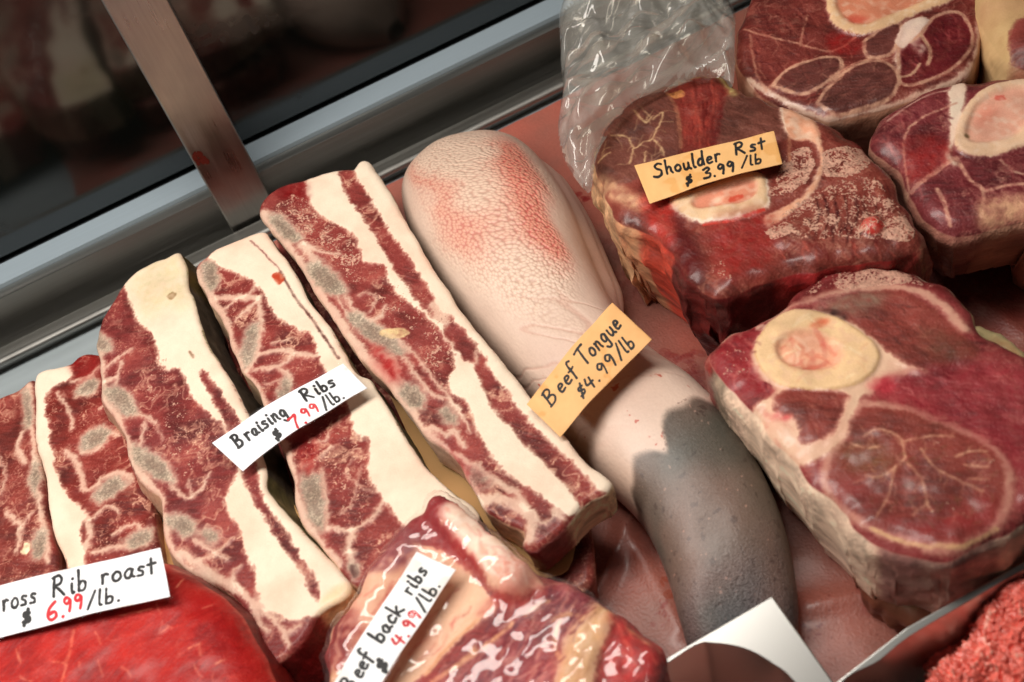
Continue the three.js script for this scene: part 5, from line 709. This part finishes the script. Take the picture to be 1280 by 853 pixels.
// ---------------------------------------------------------------- steel pans at the front
function pan(label, rimPx, holePx, y, depth) {
  const a = rimPx.map(([x, z]) => at(x, z, y)), b = holePx.map(([x, z]) => at(x, z, y)), c = a.reduce((s, p) => s.add(p), V3(0, 0, 0)).multiplyScalar(1 / a.length); c.y = y - depth;
  const zRef = a[2].z - c.z, root = thing('steel_pan', label, 'pan', c, 'steel pans along the front of the case'), to2 = (p) => new THREE.Vector2(p.x - c.x, -(p.z - c.z));
  const sh = new THREE.Shape(a.map(to2)), hole = smooth(b.map((p) => { const q = to2(p); return [q.x, q.y]; }), true, 6); sh.holes.push(new THREE.Path(hole.map(([x, z]) => new THREE.Vector2(x, z))));
  const rim = new THREE.ExtrudeGeometry(sh, { depth: 0.0016, bevelEnabled: true, bevelThickness: 0.0007, bevelSize: 0.0008, bevelSegments: 3 }); rim.rotateX(-Math.PI / 2); rim.translate(0, depth - 0.002, 0);
  const mt = new THREE.MeshStandardMaterial({ color: 0xc4c2be, metalness: 1, roughness: 0.31, side: THREE.DoubleSide });
  part('rim', rim, mt, root);
  const wall = (ring, y0, y1, inset, name) => { const pos = [], idx = [], n = ring.length, st = 8; let mx = 0, mz = 0; for (const [x, z] of ring) { mx += x / n; mz += z / n; } for (let k = 0; k <= st; k++) for (let i = 0; i <= n; i++) { const [x, z] = ring[i % n], t = k / st, l = Math.hypot(x - mx, z - mz), f = 1 - inset * t / l; pos.push(mx + (x - mx) * f, lerp(y0, y1, t), -(mz + (z - mz) * f)); } for (let k = 0; k < st; k++) for (let i = 0; i < n; i++) { const q = k * (n + 1) + i; idx.push(q, q + 1, q + n + 2, q, q + n + 2, q + n + 1); } const g = new THREE.BufferGeometry(); g.setAttribute('position', new THREE.Float32BufferAttribute(pos, 3)); g.setIndex(idx); g.computeVertexNormals(); part(name, g, mt, root); };
  wall(hole, depth - 0.0005, 0.002, 0.012, 'pan_wall');
  const fl = new THREE.ShapeGeometry(new THREE.Shape(hole.map(([x, z]) => new THREE.Vector2(x, z)))); fl.rotateX(-Math.PI / 2); fl.translate(0, 0.002, 0); part('pan_floor', fl, new THREE.MeshStandardMaterial({ color: 0x5c2016, roughness: 0.5, side: THREE.DoubleSide }), root);  // dark red stands in for meat mirrored in the steel, painted into the floor
  const slope = 0.15;                                   // pans lean forward, a tilt added so the flange mirrors less of the lamp
  // turned down outer lip
  const lip = a.map(to2).map((p) => [p.x, p.y]); wall(lip, depth - 0.001, depth - 0.012, -0.0008, 'outer_lip');
  root.traverse((m) => { if (m.isMesh) { const P = m.geometry.attributes.position; for (let i = 0; i < P.count; i++) P.setY(i, P.getY(i) - slope * (P.getZ(i) - zRef)); m.geometry.computeVertexNormals(); } });
}
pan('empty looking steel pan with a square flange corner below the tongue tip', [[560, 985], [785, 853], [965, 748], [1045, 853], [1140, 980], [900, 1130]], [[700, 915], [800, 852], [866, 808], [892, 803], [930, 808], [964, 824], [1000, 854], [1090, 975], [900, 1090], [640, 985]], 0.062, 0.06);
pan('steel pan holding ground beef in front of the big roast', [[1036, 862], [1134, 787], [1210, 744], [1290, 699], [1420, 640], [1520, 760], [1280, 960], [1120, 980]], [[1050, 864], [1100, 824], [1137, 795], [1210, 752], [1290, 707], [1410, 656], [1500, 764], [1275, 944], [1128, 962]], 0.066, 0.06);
// ---------------------------------------------------------------- ground beef
{
  const r = rng(77), geos = [], c0 = at(1260, 830, 0.03), root = thing('ground_beef', 'heap of coarse bright red ground beef in the steel pan', 'ground beef', V3(c0.x, 0.006, c0.z));
  const heap = [[1190, 836, 0.034, 0.8], [1216, 800, 0.036, 0.8], [1250, 780, 0.052, 1], [1280, 800, 0.056, 1], [1240, 838, 0.05, 1.1], [1310, 760, 0.056, 1], [1200, 862, 0.046, 1], [1290, 850, 0.052, 1.2], [1340, 800, 0.056, 1.2], [1270, 748, 0.066, 0.7], [1292, 756, 0.07, 0.8]];
  heap.forEach(([px, py, y, sc], hI) => {
    const c = at(px, py, y * 0.78), R1 = 0.019 * sc, g = new THREE.IcosahedronGeometry(1, 34), P = g.attributes.position, col = [];
    for (let i = 0; i < P.count; i++) {
      const x = P.getX(i), yy = P.getY(i), z = P.getZ(i), ax = Math.abs(x), ay = Math.abs(yy), az = Math.abs(z);
      // crumbs: cells laid on the three projections, blended by the way the face points, so that the pieces stay round
      const S = 3.2 * sc, o = hI * 7.3, pick = (a, b, w) => { const q = worley(a * S + o + (noise(a * 9 + o, b * 9) - 0.5), b * S - o + (noise(a * 9, b * 9 + o) - 0.5)); return [w * Math.max(0, 1 - q[0] * 1.25), w * q[2], w]; };
      const wA = ax ** 4, wB = ay ** 4, wC = az ** 4, A = pick(yy, z, wA), B = pick(x, z, wB), Cc = pick(x, yy, wC), W = wA + wB + wC, d = (A[0] + B[0] + Cc[0]) / W, id = (A[1] + B[1] + Cc[1]) / W, fine = noise(x * 22 + z * 9 + o, yy * 22 + z * 14);
      const rad = R1 * (0.74 + 0.3 * d + 0.07 * (fine - 0.5) + 0.34 * (fbm(x * 2.2 + o, z * 2.2 + yy * 1.7, 2) - 0.5)), f = clamp((id - 0.72) * 3 + (fine - 0.62) * 2.5, 0, 0.75);
      P.setXYZ(i, c.x - c0.x + x * rad, Math.max(0.001, y * 0.78 + yy * rad * 0.9 - 0.006), c.z - c0.z + z * rad);
      const v = 0.8 + 0.4 * id; col.push(lerp(0.8, 0.84, f) * v, lerp(0.15, 0.46, f) * v, lerp(0.11, 0.36, f) * v);
    }
    g.setAttribute('color', new THREE.Float32BufferAttribute(col, 3)); g.deleteAttribute('uv'); g.deleteAttribute('normal'); const mg = mergeVertices(g, 1e-6); mg.computeVertexNormals(); geos.push(mg);
  });
  const m = part('minced_strands', mergeGeometries(geos), new THREE.MeshPhysicalMaterial({ vertexColors: true, roughness: 0.42, clearcoat: 0.4, clearcoatRoughness: 0.2 }), root); m.userData.kind = 'stuff';
}
// ---------------------------------------------------------------- clear bag gathered behind the shoulder roast
{
  const pxs = [[686, 10], [700, -60], [830, -80], [906, -40], [920, 60], [916, 112], [896, 96], [850, 104], [806, 124], [770, 158], [748, 196], [738, 244], [712, 214], [698, 170], [696, 90]];
  const y = 0.118, o = pxs.map(([x, z]) => at(x, z, y)), c = o.reduce((s, p) => s.add(p), V3(0, 0, 0)).multiplyScalar(1 / o.length), poly = smooth(o.map((p) => [p.x, p.z]), true, 5), root = thing('plastic_bag', 'crumpled clear plastic bag gathered behind the carded shoulder roast', 'plastic bag', V3(c.x, 0, c.z));
  let a = 9, b = -9, e = 9, f = -9; for (const [x, z] of poly) { a = Math.min(a, x); b = Math.max(b, x); e = Math.min(e, z); f = Math.max(f, z); }
  const cs = 0.0018, nx = Math.ceil((b - a) / cs), nz = Math.ceil((f - e) / cs), dist = (x, z) => { let d = 9; for (let i = 0; i < poly.length; i++) { const p = poly[i], q = poly[(i + 1) % poly.length], ex = q[0] - p[0], ez = q[1] - p[1], t = clamp(((x - p[0]) * ex + (z - p[1]) * ez) / (ex * ex + ez * ez + 1e-12)); d = Math.min(d, Math.hypot(x - p[0] - ex * t, z - p[1] - ez * t)); } return inside(poly, x, z) ? d : -d; };
  const rr = rng(9), folds = [...Array(11)].map(() => [rr() * 6.28, 16 + rr() * 46, rr() * 9, 0.0012 + rr() * 0.0026]);
  const film = new THREE.MeshPhysicalMaterial({ color: 0xf4f2ec, transmission: 0.86, thickness: 0, roughness: 0.09, ior: 1.5, side: THREE.DoubleSide });
  for (const [name, sgn, seed] of [['upper_film', 1, 0], ['lower_film', -1, 40]]) {
    const pos = [], idx = [], D = [];
    for (let j = 0; j <= nz; j++) for (let i = 0; i <= nx; i++) {
      let x = a + i * cs, z = e + j * cs; const d = dist(x, z); D.push(d); let h = 0;
      for (const [an, fr, ph, am] of folds) { const t = (x * Math.cos(an) + z * Math.sin(an)) * fr + ph + seed + (noise(x * 30 + ph, z * 30) - 0.5) * 1.6; h += am * (Math.abs(((t % 2) + 2) % 2 - 1) - 0.5) * 2; }
      const gx = at(872, -10, y), an = Math.atan2(z - gx.z, x - gx.x), rad = Math.hypot(x - gx.x, z - gx.z), t2 = an * 5.5 + seed + (fbm(x * 22 + seed, z * 22, 2) - 0.5) * 2.2; h = h * 0.9 + 0.1 * rad * (Math.abs(((t2 % 2) + 2) % 2 - 1) - 0.5);
      const puff = 0.022 * Math.sqrt(clamp(d / 0.03)), hz = (y + 0.004 - 0.10 * sstep(0.0, 0.16, (c.z + 0.05) - z) * 0.5);
      pos.push(x - c.x, hz + sgn * puff + h * sstep(0, 0.01, d), z - c.z);
    }
    for (let j = 0; j < nz; j++) for (let i = 0; i < nx; i++) { const k = j * (nx + 1) + i; if (Math.min(D[k], D[k + 1], D[k + nx + 1], D[k + nx + 2]) > -0.0004) idx.push(k, k + nx + 1, k + 1, k + 1, k + nx + 1, k + nx + 2); }
    const g = new THREE.BufferGeometry(); g.setAttribute('position', new THREE.Float32BufferAttribute(pos, 3)); g.setIndex(idx); g.computeVertexNormals(); part(name, g, film, root);
  }
}

scene.traverse((o) => { if (o.isMesh) o.castShadow = o.receiveShadow = true; });
renderer.render(scene, camera);
